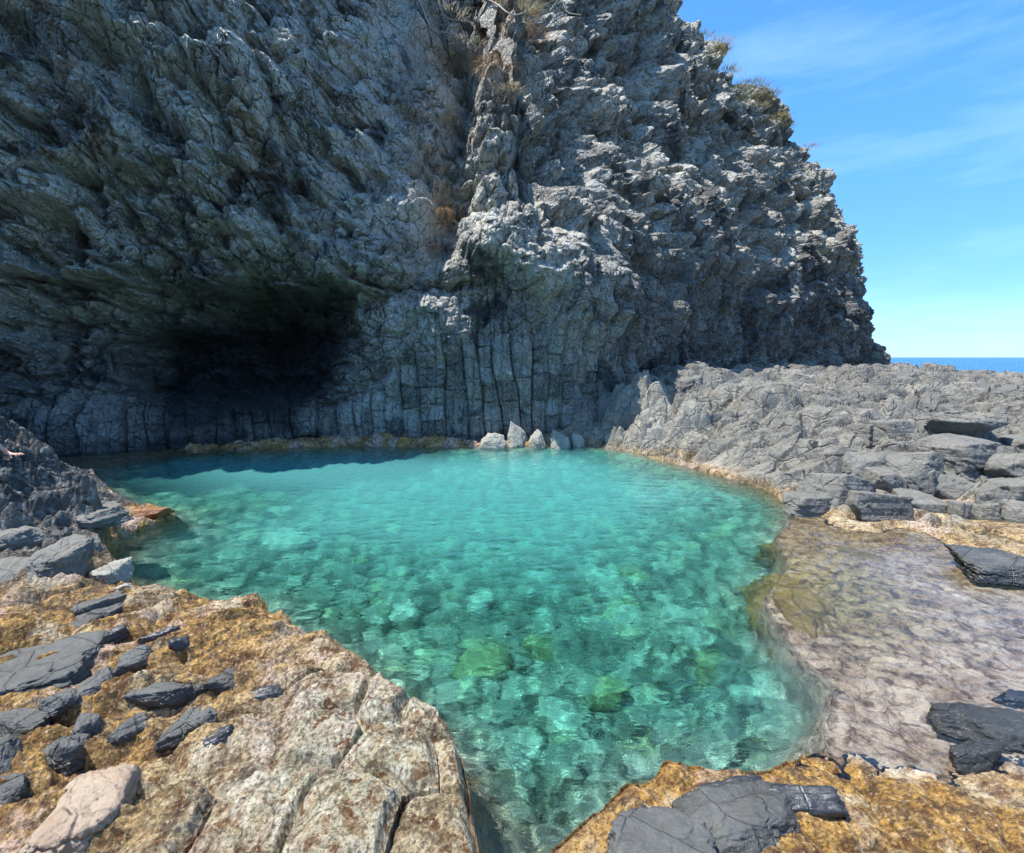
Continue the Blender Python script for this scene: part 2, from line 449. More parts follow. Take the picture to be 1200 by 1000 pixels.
# (px, py, z): what the dry ground does round the pool; z in metres above the water
GROUND_PX = [
    # left ledge
    (-150, 700, .25), (0, 700, .16), (100, 700, .12), (150, 695, .06), (240, 725, .07), (300, 735, .12), (380, 800, .22), (450, 850, .24), (500, 920, .24),
    (520, 1000, .25), (0, 780, .12), (100, 780, .10), (200, 780, .10), (300, 850, .10), (200, 900, .10), (100, 900, .10), (0, 900, .12),
    (300, 980, .16), (100, 980, .16), (400, 900, .20), (420, 1000, .26), (0, 1100, .2), (300, 1200, .2), (600, 1400, .2),
    (60, 650, .25), (120, 612, .10), (170, 606, .05), (20, 620, .4), (-100, 600, .6), (100, 575, .10),
    # right near ledge
    (660, 1000, .10), (750, 960, .10), (800, 915, .05), (900, 915, .05), (950, 950, .10), (1000, 930, .03), (1000, 1000, .06), (1150, 990, .08), (900, 1100, .15), (1200, 1100, .15),
    # drowned shelf
    (1000, 860, -.05), (1080, 860, -.04), (1150, 830, -.05), (1200, 940, .02), (1000, 820, -.10), (1050, 760, -.13), (1100, 720, -.15), (1180, 760, -.13),
    (960, 700, -.16), (1000, 650, -.16), (1060, 640, -.19), (1150, 640, -.22), (1200, 650, -.20), (960, 750, -.18), (950, 615, -.12), (1300, 700, -.15), (1400, 900, .05), (1080, 615, -.18), (1190, 622, -.16), (1100, 790, -.10), (1040, 700, -.15), (1130, 680, -.12),
    # platform
    (940, 588, .10), (1000, 598, .10), (1100, 606, .12), (1200, 614, .12), (1330, 620, .2),
    (960, 565, .30), (1020, 572, .42), (1100, 572, .48), (1180, 580, .5), (1300, 590, .5),
    (1000, 530, .55), (1100, 530, .65), (1200, 535, .65), (1350, 550, .7), (1000, 490, .85), (1100, 490, .92), (1200, 490, .95),
    (1000, 460, 1.15), (1100, 460, 1.2), (1200, 460, 1.25), (1400, 470, 1.25), (1050, 440, 1.50), (1120, 443, 1.35), (1200, 443, 1.35), (1350, 443, 1.35),
    (700, 524, .03), (760, 532, .05), (820, 548, .06), (880, 562, .08), (900, 555, .20), (830, 530, .25), (770, 515, .30), (720, 508, .40),
    (900, 520, .48), (900, 480, .95), (900, 455, 1.35), (800, 500, .6), (800, 470, 1.1), (705, 490, .7), (712, 470, 1.0), (600, 517, .08), (540, 520, .06), (650, 517, .12)]
GP = [tuple(atz(x, y, z)) for x, y, z in GROUND_PX]
GP += [(2.6, 13.6, 1.1), (4.2, 15.0, 1.6), (5.4, 16.2, 1.75), (8, 18.2, 1.75), (11.4, 20.6, 1.75), (15, 22.4, 1.8), (18.5, 24, 1.65), (20, 27, 1.2), (16, 18.5, 1.35), (22, 22, 1.05), (28, 23.5, .95),
       (24, 30, .95), (30, 28, .95), (36, 24, .95), (27, 33, .9), (36, 32, .9), (20, 32, 1.0),
       (3.4, 12.4, 1.0), (3.6, 13.0, 1.5), (-9, 9, -.5), (-14, 6, .8), (-12, 3, .9), (-6, 14, 0), (-1, 14.5, 0.3), (-10, 0, .4)]
GP = np.array(GP)

def seg_dist(X, Y, poly):
    """distance to a closed outline, positive inside"""
    d = np.full(X.shape, 1e9, F32)
    ins = np.zeros(X.shape, bool)
    n = len(poly)
    for i in range(n):
        x0, y0 = poly[i]; x1, y1 = poly[(i + 1) % n]
        ex, ey = x1 - x0, y1 - y0
        t = np.clip(((X - x0) * ex + (Y - y0) * ey) / (ex * ex + ey * ey), 0, 1)
        d = np.minimum(d, (X - x0 - t * ex) ** 2 + (Y - y0 - t * ey) ** 2)
        if y0 != y1:
            c = ((y0 > Y) != (y1 > Y)) & (X < ex * (Y - y0) / (y1 - y0) + x0)
            ins ^= c
    d = np.sqrt(d)
    return np.where(ins, d, -d).astype(F32)

def base_height(X, Y):
    num = np.zeros(X.shape, F32); den = np.zeros(X.shape, F32)
    for gx, gy, gz in GP:
        r0 = 0.05 + 0.05 * math.hypot(gx, gy)
        w = 1.0 / (((X - gx) ** 2 + (Y - gy) ** 2) + r0 * r0 * .6) ** 1.9
        w = w.astype(F32) * F32(r0 ** 1.2)
        num += w * F32(gz); den += w
    return num / den

# ------------------------------------------------------------------ ground (with the pool basin)
def build_ground():
    nt, nr = 1500, 1500
    th = np.radians(np.linspace(-66, 62, nt))
    rr = np.exp(np.linspace(math.log(1.0), math.log(48.0), nr))
    T, R = np.meshgrid(th, rr, indexing='ij')
    X, Y = (R * np.sin(T)), (R * np.cos(T))
    # ragged pool outline
    X = X.astype(F32); Y = Y.astype(F32)
    D = coarse(lambda x, y: seg_dist(x + .10 * fbm(x * 1.6, y * 1.6, 3, 4), y + .10 * fbm(x * 1.6 + 50, y * 1.6, 4, 4), POOL), X, Y, 3)
    Z = coarse(base_height, X, Y, 6)
    far = sstep(5.0, 7.5, R) * sstep(-.5, 2.5, X)           # the dry basalt platform right of the pool
    plat = far * sstep(.06, .25, Z)
    leftdry = sstep(-2.5, -4.8, X) * sstep(3.2, 4.8, Y) * (1 - far)
    # --- platform: broken slabs, dipping away to the left
    b1, t1 = rubble(X, Y, 1.25, .66, .30, 11, 6, .7, .15)
    b2, t2 = rubble(X, Y, .55, .62, .25, 12, 6, .8, .15)
    b3, t3 = rubble(X, Y, .18, .65, .2, 13, 4, 1.6, .2)
    k1, _, c1 = blocks(X, Y, .8, .5, .4, 14, 1.0, .5, .6, .07)
    rough = fbm(X * 3, Y * 3, 20, 5, .55)
    steep = np.exp(-((X - 3.8) ** 2 + (Y - 13.0) ** 2) / 5.0)
    hump = 1.35 * sstep(5.0, 7.0, Y + .25 * (X + 7)) * sstep(-5.4, -8.2, X + .12 * fbm(X * 1.2, Y * 1.2, 66, 3)) * sstep(9.6, 8.6, Y)
    Z = Z + hump * sstep(-.05, 1.5, -D)
    Zp = Z + plat * ((.17 + .16 * steep) * b1 + (.09 + .12 * steep) * b2 + (.016 + .05 * steep) * b3 + .06 * k1 + .012 * rough)
    # --- near ledge: lumpy crust
    l1, l2, _, _, r1, r2, r3 = voronoi(X / .42 + .35 * vnoise(X * 2, Y * 2, 31), Y / .40 + .35 * vnoise(X * 2 + 9, Y * 2, 32), 33)
    dome = np.sqrt(np.clip(1 - l1 ** 2 * 1.1, 0, 1)) - .6 - .5 * (1 - sstep(0, .22, l2 - l1)) + .5 * (r1 - .5)
    near = 1 - far
    drowned = sstep(.03, -.03, Z)
    pit = ridged(X * 6 + .5 * fbm(X * 3, Y * 3, 41), Y * 7, 40, 5)
    fine = fbm(X * 22, Y * 24, 44, 4, .7)
    sa = math.radians(32)                                    # slanting strata on the left ledge
    ua, va = X * math.cos(sa) + Y * math.sin(sa), -X * math.sin(sa) + Y * math.cos(sa)
    st = ridged(ua * 1.3, va * 6.5, 46, 5)
    sr, srt = rubble(ua, va, .55, .30, 0, 47, 4, 1.4, .4)
    creamy = np.exp(-(((X + 0.75) / .75) ** 2 + ((Y - 2.2) / 1.0) ** 2))
    lft = sstep(-.5, -1.6, X) * near
    Zn = near * ((.045 + .085 * creamy) * (1 - .2 * drowned) * dome + .024 * pit + .016 * fine + .045 * lft * st + .085 * lft * (sr + .3) * (1 - creamy) + .03 * fbm(X * 1.1, Y * 1.1, 48, 3))
    Z = Zp + Zn
    # left grey outcrop of leaning slabs
    ld = leftdry
    s1, ts = rubble(ua, va, .75, .35, 0, 61, 4.5, 1.4, .9)
    s2, ts2 = rubble(ua, va, .28, .35, .1, 62, 4.5, 1.6, .9)
    s3, ts3 = rubble(ua, va, .16, .5, .2, 63, 4, 1.6, .6)
    Z = Z + ld * sstep(.12, .35, Z) * ((.10 + .20 * sstep(.25, .6, Z)) * s1 + (.06 + .09 * sstep(.25, .6, Z)) * s2 + .035 * s3)
    # --- basin
    re = sstep(1.6, 2.2, X) * sstep(2.6, 3.4, Y) * sstep(7.0, 6.0, Y)      # the undercut right hand lip
    wall = (.24 + .10 * fbm(X * 1.3, Y * 1.3, 70, 3)) * (1 - .72 * re)
    Z = Z + .12 * np.exp(-(((X - 3.1 - .35 * (Y - 4.8)) / .5) ** 2 + ((Y - 4.8) / .9) ** 2)) * (.6 + .8 * dome)
    depth = 1.25 * (1 - np.exp(-np.clip(D, 0, None) / wall * .8)) + .55 * sstep(.3, 3.5, D)
    shallow_back = sstep(.9, 0, D) * sstep(8.5, 10.5, Y) * sstep(-2.6, -1.0, X)
    depth *= 1 - .72 * shallow_back
    q1, qt = rubble(X, Y, .60, 1, .3, 73, 3.0, 1.0, 0, .8)
    p1, p2, _, _, v1, v2, v3 = voronoi(X / .12 + .4 * vnoise(X * 3, Y * 3, 71), Y / .12, 74)
    w1, w2, _, _, x1, x2, x3 = voronoi(X / .25 + .4 * vnoise(X * 2, Y * 2, 77), Y / .25, 78)
    dm = lambda f: np.sqrt(np.clip(1 - (f * 1.25) ** 2, 0, 1))
    stones = .12 * q1 + .20 * (.3 + x1) * dm(w1) + .06 * (.3 + .7 * v1) * dm(p1) + .02 * fbm(X * 7, Y * 7, 76, 3)
    inside = sstep(-.05, .06, D)
    Zf = -depth + stones * sstep(.02, .5, D) + .05 * pit * sstep(.4, .0, D)
    Z = Z * (1 - inside) + np.minimum(Zf, .02) * inside
    lip = np.exp(-np.abs(D) / .10) * (D < 0)                 # worn lip
    Z = Z - .05 * lip * np.clip(Z + .1, 0, .3) / .3
    Z = Z - 3.0 * sstep(38, 44, R)                           # seaward edge
    # --- surface kinds
    under = sstep(.02, .40, D * (1 + 1.8 * re) + .15 * (1 - .7 * re) * fbm(X * 3, Y * 3, 81, 3))
    nz = .5 + .5 * fbm(X * 1.2, Y * 1.2, 80, 4)
    nearr = near * (1 - under)
    lowfar = far * sstep(.16 + .08 * nz, .04, Z) * (1 - under)
    gold = np.clip(nearr + lowfar, 0, 1) * (1 - ld * sstep(.14, .24, Z + .1 * nz - .05))
    weedy = np.clip(1.3 * np.exp(-(((X - 3.1 - .35 * (Y - 4.8)) / .60) ** 2 + ((Y - 4.8) / 1.15) ** 2)), 0, 1)
    pale = np.clip(creamy * 1.15 + drowned * .8 * near * (X > 1.5) * (1 - weedy) + steep * .55 + .4 * far * sstep(.55, .2, Z), 0, 1)
    wet = np.clip(.62 * sstep(.30, .02, Z) * nearr + .3 * drowned, 0, .75) * (1 - .5 * creamy)
    tint = np.where(under > .5, np.where(w1 < .48, .12 + .88 * x2, np.where(p1 < .42, .05 + .6 * v2, .12)), np.where(far > .5, .6 * t1 + .4 * t2, ts))  # pool floor: gaps between stones coloured dark in place of shading
    ob = grid_mesh('terrain', np.stack([X, Y, Z], -1), MAT_GROUND, dict(gold=gold, under=under, pale=pale, weedy=weedy * near, dark=ld * .9, shelf=drowned * near * (X > 1.5) * (1 - under), wet=wet, tint=tint), smooth=False)
    struct(ob); ob.cycles.is_caustics_receiver = True
    return X, Y, Z

GX, GY, GZ = build_ground()

def ground_z(x, y):
    th = math.degrees(math.atan2(x, y)); r = math.hypot(x, y)
    i = int(round((th + 66) / 128 * (GX.shape[0] - 1))); j = int(round(math.log(max(r, 1.0)) / math.log(48.0) * (GX.shape[1] - 1)))
    i = min(max(i, 0), GX.shape[0] - 1); j = min(max(j, 0), GX.shape[1] - 1)
    return float(GZ[i, j])

def hit(px, py):
    """where the line of sight through a photo pixel first meets the ground"""
    d = ray(px, py)
    t = 1.2
    while t < 60:
        P = Vector((d.x * t, d.y * t, H + d.z * t))
        if P.z < ground_z(P.x, P.y):
            return P
        t *= 1.006
    return atz(px, py, 0)

# ------------------------------------------------------------------ cliff
#   base x, base y, rim height, [(height, outward offset), ...]
CLIFF = [
    (-30, 0, 10, [(0, 0), (9, 1)]),
    (-24, 4.5, 10, [(0, 0), (4, .6), (9, 1)]),
    (-18.5, 8.5, 10.5, [(0, 0), (4, .6), (8, 1.2), (10, .8)]),
    (-14.0, 10.2, 15, [(0, 0), (1, -.1), (2, -.3), (3, .3), (4, .9), (7, 2.0), (9, 1.9), (12, .9)]),
    (-10.0, 11.0, 15, [(0, 0), (.7, -.1), (1.4, -.5), (2.2, -.5), (2.8, .1), (4.0, .9), (6, 2.1), (8, 2.2), (10, 1.4), (13, .0)]),
    (-7.9, 11.7, 15, [(0, 0), (.8, -.3), (1.4, -2.0), (2.3, -2.4), (2.9, -.4), (4.0, .9), (6, 2.1), (8, 2.1), (10, 1.2), (13, -.3)]),
    (-6.0, 12.2, 15, [(0, 0), (.9, -.1), (1.4, -2.9), (3.1, -4.0), (3.6, -3.4), (3.8, .2), (4.5, 1.0), (6, 1.8), (8, 1.6), (10, .7), (13, -1.0)]),
    (-4.4, 12.5, 15, [(0, 0), (1.1, .0), (1.8, -.5), (2.8, -1.6), (3.5, -1.5), (3.9, .3), (4.5, .8), (6, .9), (8, .5), (10, -.4), (13, -2.0)]),
    (-3.6, 12.5, 15.4, [(0, 0), (1.2, .0), (2.2, -.1), (3.4, .1), (4.2, .5), (6, .4), (8, -.1), (10, -1.0), (13, -2.7)]),
    (-3.0, 12.5, 15, [(0, 0), (1.2, .05), (2.4, .0), (3.4, .25), (4.2, .3), (6, .0), (8, -.6), (10, -1.6), (13, -3.4)]),
    (-1.6, 12.5, 16, [(0, 0), (1.2, .05), (2.6, .2), (3.4, .1), (5, -.5), (6.5, -1.0), (8, -2.0), (10, -3.0), (13, -4.6), (16, -6)]),
    (-.5, 12.5, 16, [(0, 0), (1.5, .0), (2.6, .05), (3.6, .1), (4.4, .4), (5.2, -.1), (6.6, -1.1), (8, -1.8), (10, -2.4), (13, -4.2), (16, -6)]),
    (.8, 12.6, 16, [(0, 0), (1.5, .0), (2.6, .05), (3.6, .5), (4.1, .8), (4.8, .0), (6, -1.1), (8, -2.0), (10, -2.7), (13, -4.3), (16, -6)]),
    (2.1, 13.5, 19, [(0, 0), (1.5, .0), (2.6, .1), (4.2, .5), (5.2, .1), (6.4, -1.0), (8, -2.0), (10, -2.6), (13, -4.2), (16, -6)]),
    (4.2, 15.6, 20, [(0, 0), (2, .0), (3.5, .2), (5.0, .3), (6.5, -.2), (8, -1.1), (10, -2.0), (13, -3.2), (17, -4.4)]),
    (6.9, 18.0, 18.2, [(0, 0), (2, .0), (4, .2), (6.0, .3), (7.5, -.2), (9, -1.0), (11, -1.8), (14, -2.9), (17, -3.8)]),
    (11.0, 20.7, 14.8, [(0, 0), (2, .0), (4, .1), (6.0, .0), (8, -.6), (9.5, -1.3), (12, -2.6), (14.2, -4)]),
    (14.8, 22.3, 11.8, [(0, 0), (2, .0), (4, -.1), (6.5, -.7), (8, -1.2), (10.4, -2.4), (12, -3.2)]),
    (17.0, 24.2, 9.9, [(0, 0.5), (2, .3), (3, -.5), (6.5, -1.4), (8, -2.0), (9.9, -3.0)]),
    (18.0, 27.0, 9.0, [(0, 0.5), (2, .3), (3, -.6), (6.5, -1.8), (9, -3.4)]),
    (16.5, 31.0, 9.5, [(0, 0), (9.7, -3.0)]),
    (11, 35, 9.5, [(0, 0), (9.7, -3.0)]),
]

def build_cliff():
    nu, nv, ncap = 2300, 800, 60
    pts = np.array([[c[0], c[1]] for c in CLIFF], float)
    rim = np.array([c[2] for c in CLIFF], float)
    K = len(pts)
    # dense Catmull-Rom along the foot
    tt = np.linspace(0, K - 1, 4000)
    def cr(A, t):
        i = np.clip(t.astype(int), 0, K - 2); f = (t - i)
        P = lambda k: A[np.clip(k, 0, K - 1)]
        if A.ndim > 1: f = f[:, None]
        p0, p1, p2, p3 = P(i - 1), P(i), P(i + 1), P(i + 2)
        return .5 * (2 * p1 + (p2 - p0) * f + (2 * p0 - 5 * p1 + 4 * p2 - p3) * f * f + (3 * p1 - p0 - 3 * p2 + p3) * f ** 3)
    C = cr(pts, tt)
    s = np.concatenate([[0], np.cumsum(np.hypot(*np.diff(C, axis=0).T))])
    # sample by the angle it fills from the standpoint plus its length, so far parts stay sparse
    mid = .5 * (C[1:] + C[:-1])
    wgt = np.diff(s) / (2.0 + np.hypot(mid[:, 0], mid[:, 1]) * .35)
    wgt *= np.where((mid[:, 0] < -14.5) | (mid[:, 1] > 28), .35, 1)
    cw = np.concatenate([[0], np.cumsum(wgt)])
    u = np.interp(np.linspace(0, cw[-1], nu), cw, tt)
    base = cr(pts, u); rh = np.interp(u, np.arange(K), rim)
    S = np.interp(u, tt, s)
    d = np.gradient(base, axis=0)
    k = 25; ker = np.ones(2 * k + 1) / (2 * k + 1)
    d = np.stack([np.convolve(np.pad(d[:, i], k, 'edge'), ker, 'valid') for i in (0, 1)], 1)
    d /= np.hypot(d[:, 0], d[:, 1])[:, None]
    nrm = np.stack([d[:, 1], -d[:, 0]], 1)
    zz = np.linspace(0, 20, 240)
    prof = np.array([np.interp(zz, [a for a, b in c[3]], [b for a, b in c[3]]) for c in CLIFF])
    i0 = np.clip(u.astype(int), 0, K - 2); f = u - i0; f = f * f * (3 - 2 * f) * .5 + f * .5
    pr = prof[i0] * (1 - f)[:, None] + prof[i0 + 1] * f[:, None]
    v = np.linspace(0, 1, nv)
    Zm = -1.6 + v[None, :] ** 1.1 * (rh[:, None] + 1.6)
    O = np.empty_like(Zm)
    # the profile slips sideways a little with height, so no edge runs dead straight
    S2 = np.repeat(S[:, None], nv, 1)
    uj = u[:, None] + .28 * fbm(S2 * .55, Zm * .75, 96, 4) * (1 - .85 * sstep(3.8, 5.0, Zm))
    zj = np.clip(Zm + .30 * fbm(S2 * .7, Zm * .7, 97, 4) * sstep(.3, 1.2, Zm), 0, 19.9)
    iu = np.clip(uj.astype(int), 0, K - 2); fu = np.clip(uj - iu, 0, 1); fu = fu * fu * (3 - 2 * fu) * .5 + fu * .5
    zi = zj / 20 * 239; iz = np.clip(zi.astype(int), 0, 238); fz = zi - iz
    O = (prof[iu, iz] * (1 - fz) + prof[iu, iz + 1] * fz) * (1 - fu) + (prof[iu + 1, iz] * (1 - fz) + prof[iu + 1, iz + 1] * fz) * fu
    S2 = np.repeat(S[:, None], nv, 1)
    # arc parameter up the face (so overhangs are not stretched)
    B = np.cumsum(np.hypot(np.diff(Zm, axis=1, prepend=Zm[:, :1]), np.diff(O, axis=1, prepend=O[:, :1])), axis=1) - 1.6
    ex = B - Zm                                              # spread evenly along the wall, so the bedding is not sheared
    cs_ = np.cumsum(np.pad(ex, ((301, 300), (0, 0)), 'edge'), axis=0)
    B = Zm + .8 * (cs_[601:] - cs_[:-601]) / 601
    px = 600 + 600 * base[:, 0] / base[:, 1].clip(1)         # only used to name regions of the wall
    A = np.repeat(px[:, None], nv, 1)
    A = np.where(np.repeat((base[:, 1] < 3)[:, None], nv, 1), -400, A)
    # regions
    nzr = fbm(S2 * .5, B * .5, 90, 4)
    nz2 = fbm(S2 * 1.5, B * 1.5, 91, 4)
    fh = 1.2 + 1.2 * sstep(400, 450, A)
    fh = fh + .8 * fbm(S2 * .8, Zm * .2, 98, 3) * sstep(400, 450, A)
    foot = sstep(.3, -.3, Zm + .7 * nzr - fh) * sstep(780, 700, A)
    left = sstep(520, 440, A + 30 * nzr) * (1 - foot)
    right = (1 - sstep(520, 440, A + 30 * nzr)) * (1 - foot)
    low = right * sstep(6.2, 4.6, Zm + 1.2 * nzr)
    high = right * (1 - sstep(6.2, 4.6, Zm + 1.2 * nzr))
    smoothpatch = np.exp(-(((A - 470) / 45) ** 2)) * sstep(4, 5.5, Zm)
    big = .35 * fbm(S2 * .35, B * .3, 92, 4)
    diag = fbm((S2 + B * .75) * .9, (B - S2) * .12, 93, 4)
    va_ = .6 + .8 * (.5 + .5 * vnoise(S2 * .6, B * .6, 94))      # how broken the wall is varies
    L0, a0_ = rubble(S2, B, 1.5, 1.5, math.radians(38), 100, 4, 1.6, .4)
    L1, a1 = rubble(S2, B, .62, 1.25, math.radians(38), 101, 6, 1.8, .5)
    L2, a2 = rubble(S2, B, .29, 1.15, math.radians(34), 102, 6, 1.8, .5)
    L3, a3 = rubble(S2, B, .12, 1.1, math.radians(30), 103, 5, 1.6, .4)
    R0, b0_ = rubble(S2, B, 1.7, 1.0, math.radians(-14), 110, 5, 1.6, .6)
    R1, b1 = rubble(S2, B, .78, 1.0, math.radians(-14), 111, 6, 1.7, .8)
    R2, b2 = rubble(S2, B, .34, 1.1, math.radians(-16), 112, 6, 1.8, .9)
    R3, b3 = rubble(S2, B, .14, 1.0, math.radians(-10), 113, 5, 1.6, .6)
    C1, e1, k1 = blocks(S2, B, .46, 3.0, math.radians(3), 121, 1, .8, .8, .07)
    C2, e2, k2 = blocks(S2, B, .17, 2.6, math.radians(0), 122, 1, .8, .3, .14)
    K1, kt1 = columns(S2 + .06 * Zm, Zm, .46, .62, 151)
    K2, kt2 = columns(S2 - .05 * Zm, Zm, .24, .5, 152)
    J1, j1, _ = blocks(S2, B, .50, 1.25, math.radians(36), 131, 1, .5, .9, .055)
    J2, j2, _ = blocks(S2, B, .22, 1.2, math.radians(30), 132, 1, .5, .8, .08)
    J3, j3, _ = blocks(S2, B, .55, 1.35, math.radians(-6), 133, 1, .5, .9, .05)
    J4, j4, _ = blocks(S2, B, .24, 1.3, math.radians(-10), 134, 1, .5, .8, .08)
    fine = fbm(S2 * 11, B * 11, 130, 5, .62)
    disp = left * (1 - .6 * smoothpatch) * va_ * (.30 * L0 + .27 * L1 + .13 * L2 + .035 * L3 + .08 * J1 + .05 * J2)
    disp += high * (.36 * R0 + .30 * R1 + .13 * R2 + .035 * R3 + .07 * J3 + .05 * J4)
    disp += low * (.20 * R0 + .12 * R1 + .07 * R2 + .03 * R3 + (.045 + .05 * sstep(640, 720, A)) * K1 + .04 * K2 + .04 * J3)
    disp += foot * (.10 * K1 + .03 * K2 + .06 * R0 + .06 * R1)
    disp += .013 * fine + big * (1 - foot * .7)
    # crease between the leaning left wall and the rib
    xc = 545 - 14 * np.clip(Zm - 3.5, 0, 6) * 0 + 0
    crease = np.exp(-(((A - (500 + 8 * (Zm - 3.5))) / 18) ** 2)) * sstep(3.2, 5, Zm)
    disp -= .7 * crease
    rib = np.exp(-(((A - (560 + 8 * (Zm - 3.5))) / 28) ** 2)) * sstep(3.6, 5, Zm)
    disp += .5 * rib
    # hollows high on the left wall
    for (a0, z0, sa_, sz, dd) in ((235, 6.4, 22, 1.0, .7), (95, 4.3, 40, .5, .6), (190, 7.6, 14, .5, .5), (300, 5.7, 14, .5, .4), (720, 8.2, 22, .8, .5), (660, 5.4, 20, .35, .5)):
        disp -= dd * np.exp(-(((A - a0) / sa_) ** 2 + ((Zm - z0) / sz) ** 2))
    O = O + disp
    X = base[:, 0][:, None] + nrm[:, 0][:, None] * O
    Y = base[:, 1][:, None] + nrm[:, 1][:, None] * O
    Z = Zm + .06 * (left * L2 * .4 + high * R2 + low * .3 * R2) * sstep(0, 1, Zm)
    # rim: rolls over and runs back as rough ground
    q = np.linspace(0, 1, ncap + 1)[1:] ** 1.6
    cO = O[:, -1:] * 1 - 9.0 * q[None, :]
    roll = fbm(np.repeat(S[:, None], ncap, 1) * .8, cO * .8, 95, 4)
    cX = base[:, 0][:, None] + nrm[:, 0][:, None] * cO
    cY = base[:, 1][:, None] + nrm[:, 1][:, None] * cO
    cZ = Z[:, -1:] + 1.6 * q[None, :] + .35 * roll * np.minimum(1, q[None, :] * 8) - 3 * np.clip(q[None, :] - .6, 0, 1)
    X, Y, Z = (np.concatenate(p, 1) for p in ((X, cX), (Y, cY), (Z, cZ)))
    ext = lambda a: np.concatenate([a, np.repeat(a[:, -1:], ncap, 1)], 1)
    teal = ext(np.clip(sstep(520, 320, A + 40 * nzr) * (.75 + .5 * nz2) * sstep(1.0, 3.0, Zm), 0, 1))
    warm = ext(np.clip(right * sstep(3.2, 6.5, Zm + 1.5 * nzr) * 1.0 + .8 * np.exp(-((A - 610) / 60) ** 2 - ((Zm - 5.5) / 1.6) ** 2), 0, 1))
    g = lambda a0, z0, sa_, sz: np.exp(-(((A - a0) / sa_) ** 2 + ((Zm - z0) / sz) ** 2))
    lich = ext(np.clip(1.3 * g(615, 4.5, 34, .6) + 1.0 * g(565, 5.6, 26, .7) + .7 * g(690, 5.2, 40, .3) + .7 * g(370, 8.6, 16, .6) + .4 * g(600, .4, 40, .4) + .35 * high * sstep(.1, .5, nz2), 0, 1))
    rust = ext(np.clip(1.1 * g(520, 6.0, 16, .7) + .9 * g(575, 11, 22, 1.6) + .5 * g(600, 12.5, 40, 1.0) + .35 * g(330, 6.5, 22, .8) * 1.0, 0, 1))
    damp_shade = ext(np.clip(1.5 * np.exp(-((A - 285 + 30 * nzr) / 115) ** 4 - ((Zm - 2.2 + .5 * nzr - .004 * (A - 285)) / 1.5) ** 4), 0, 1) + .45 * sstep(420, 380, A) * sstep(3.6, 2.6, Zm + .7 * nzr) + .5 * sstep(.35, .1, Zm + .15 * nz2) + .85 * low * sstep(640, 760, A) * (.7 + .6 * nz2) + .35 * foot * sstep(420, 470, A))  # damp at the waterline; cave and low right wall get painted shade
    tint = ext(left * (.5 * a2 + .3 * a1 + .2 * j2) + low * (.35 * b2 + .45 * kt1 + .2 * b1) + high * (.45 * b2 + .3 * j3 + .25 * b1) + foot * (.6 * kt1 + .4 * kt2))
    ob = grid_mesh('cliff', np.stack([X, Y, Z], -1), MAT_CLIFF, dict(teal=teal, warm=warm, lichen=lich, rust=rust, tint=tint, damp_shade=damp_shade))
    struct(ob)
    return X, Y, Z

CX, CY, CZ = build_cliff()

# ------------------------------------------------------------------ water
def build_water():
    n, m = 1150, 900
    th = np.radians(np.linspace(-64, 60, n)); rr = np.exp(np.linspace(math.log(1.0), math.log(16.5), m))
    T, R = np.meshgrid(th, rr, indexing='ij')
    X, Y = (R * np.sin(T)).astype(F32), (R * np.cos(T)).astype(F32)
    D = coarse(lambda x, y: seg_dist(x, y, POOL), X, Y, 4)
    deep = sstep(-.04, .55, D) * 1.15 + .75 * sstep(.5, 4.0, D)
    turb = .05 + .95 * sstep(.0, 2.5, D)
    rng = np.random.RandomState(5)
    Z = np.zeros_like(X)
    calm = 1.3 - .3 * sstep(-.3, .6, D) 
    gust = .7 + .5 * fbm(X * .5, Y * .5, 141, 2)
    for i in range(46):                                       # small wind ripples, mostly running along the pool
        lam = .07 * (4.6 ** rng.rand()); k = 2 * math.pi / lam
        a = math.radians(rng.normal(85, 38))
        amp = .0021 * lam ** 1.05 * (.7 + .6 * rng.rand())
        ph = k * (X * math.cos(a) + Y * math.sin(a)) + rng.rand() * 6.28
        Z += (amp * np.sin(ph + .8 * np.sin(ph * .13 + i))).astype(F32)
    Z *= calm * gust
    ob = grid_mesh('pool_water', np.stack([X, Y, Z], -1), MAT_WATER, dict(turb=turb, deep=deep), smooth=True)
    ob.cycles.is_caustics_caster = True
    struct(ob)
build_water()

def build_sea():
    V = []; Fc = []
    n = 64
    R = 6000
    ob = raw_mesh('sea', [(-R, 30, -.6), (R, 30, -.6), (R, 2 * R, -.6), (-R, 2 * R, -.6)], [(0, 1, 2, 3)], MAT_SEA)
    struct(ob)
build_sea()


# ------------------------------------------------------------------ loose rocks
import bmesh
_ICO = {}
def ico(level):
    if level not in _ICO:
        bm = bmesh.new(); bmesh.ops.create_icosphere(bm, subdivisions=level, radius=1)
        V = np.array([v.co[:] for v in bm.verts], F32); Fa = [[v.index for v in f.verts] for f in bm.faces]
        bm.free(); _ICO[level] = (V, Fa)
    return _ICO[level]

def tri_noise(V, f, seed, oc=4, g=.55):
    return (fbm(V[:, 0] * f, V[:, 1] * f, seed, oc, g) + fbm(V[:, 1] * f + 7, V[:, 2] * f, seed + 1, oc, g) + fbm(V[:, 2] * f + 3, V[:, 0] * f, seed + 2, oc, g)) / 2

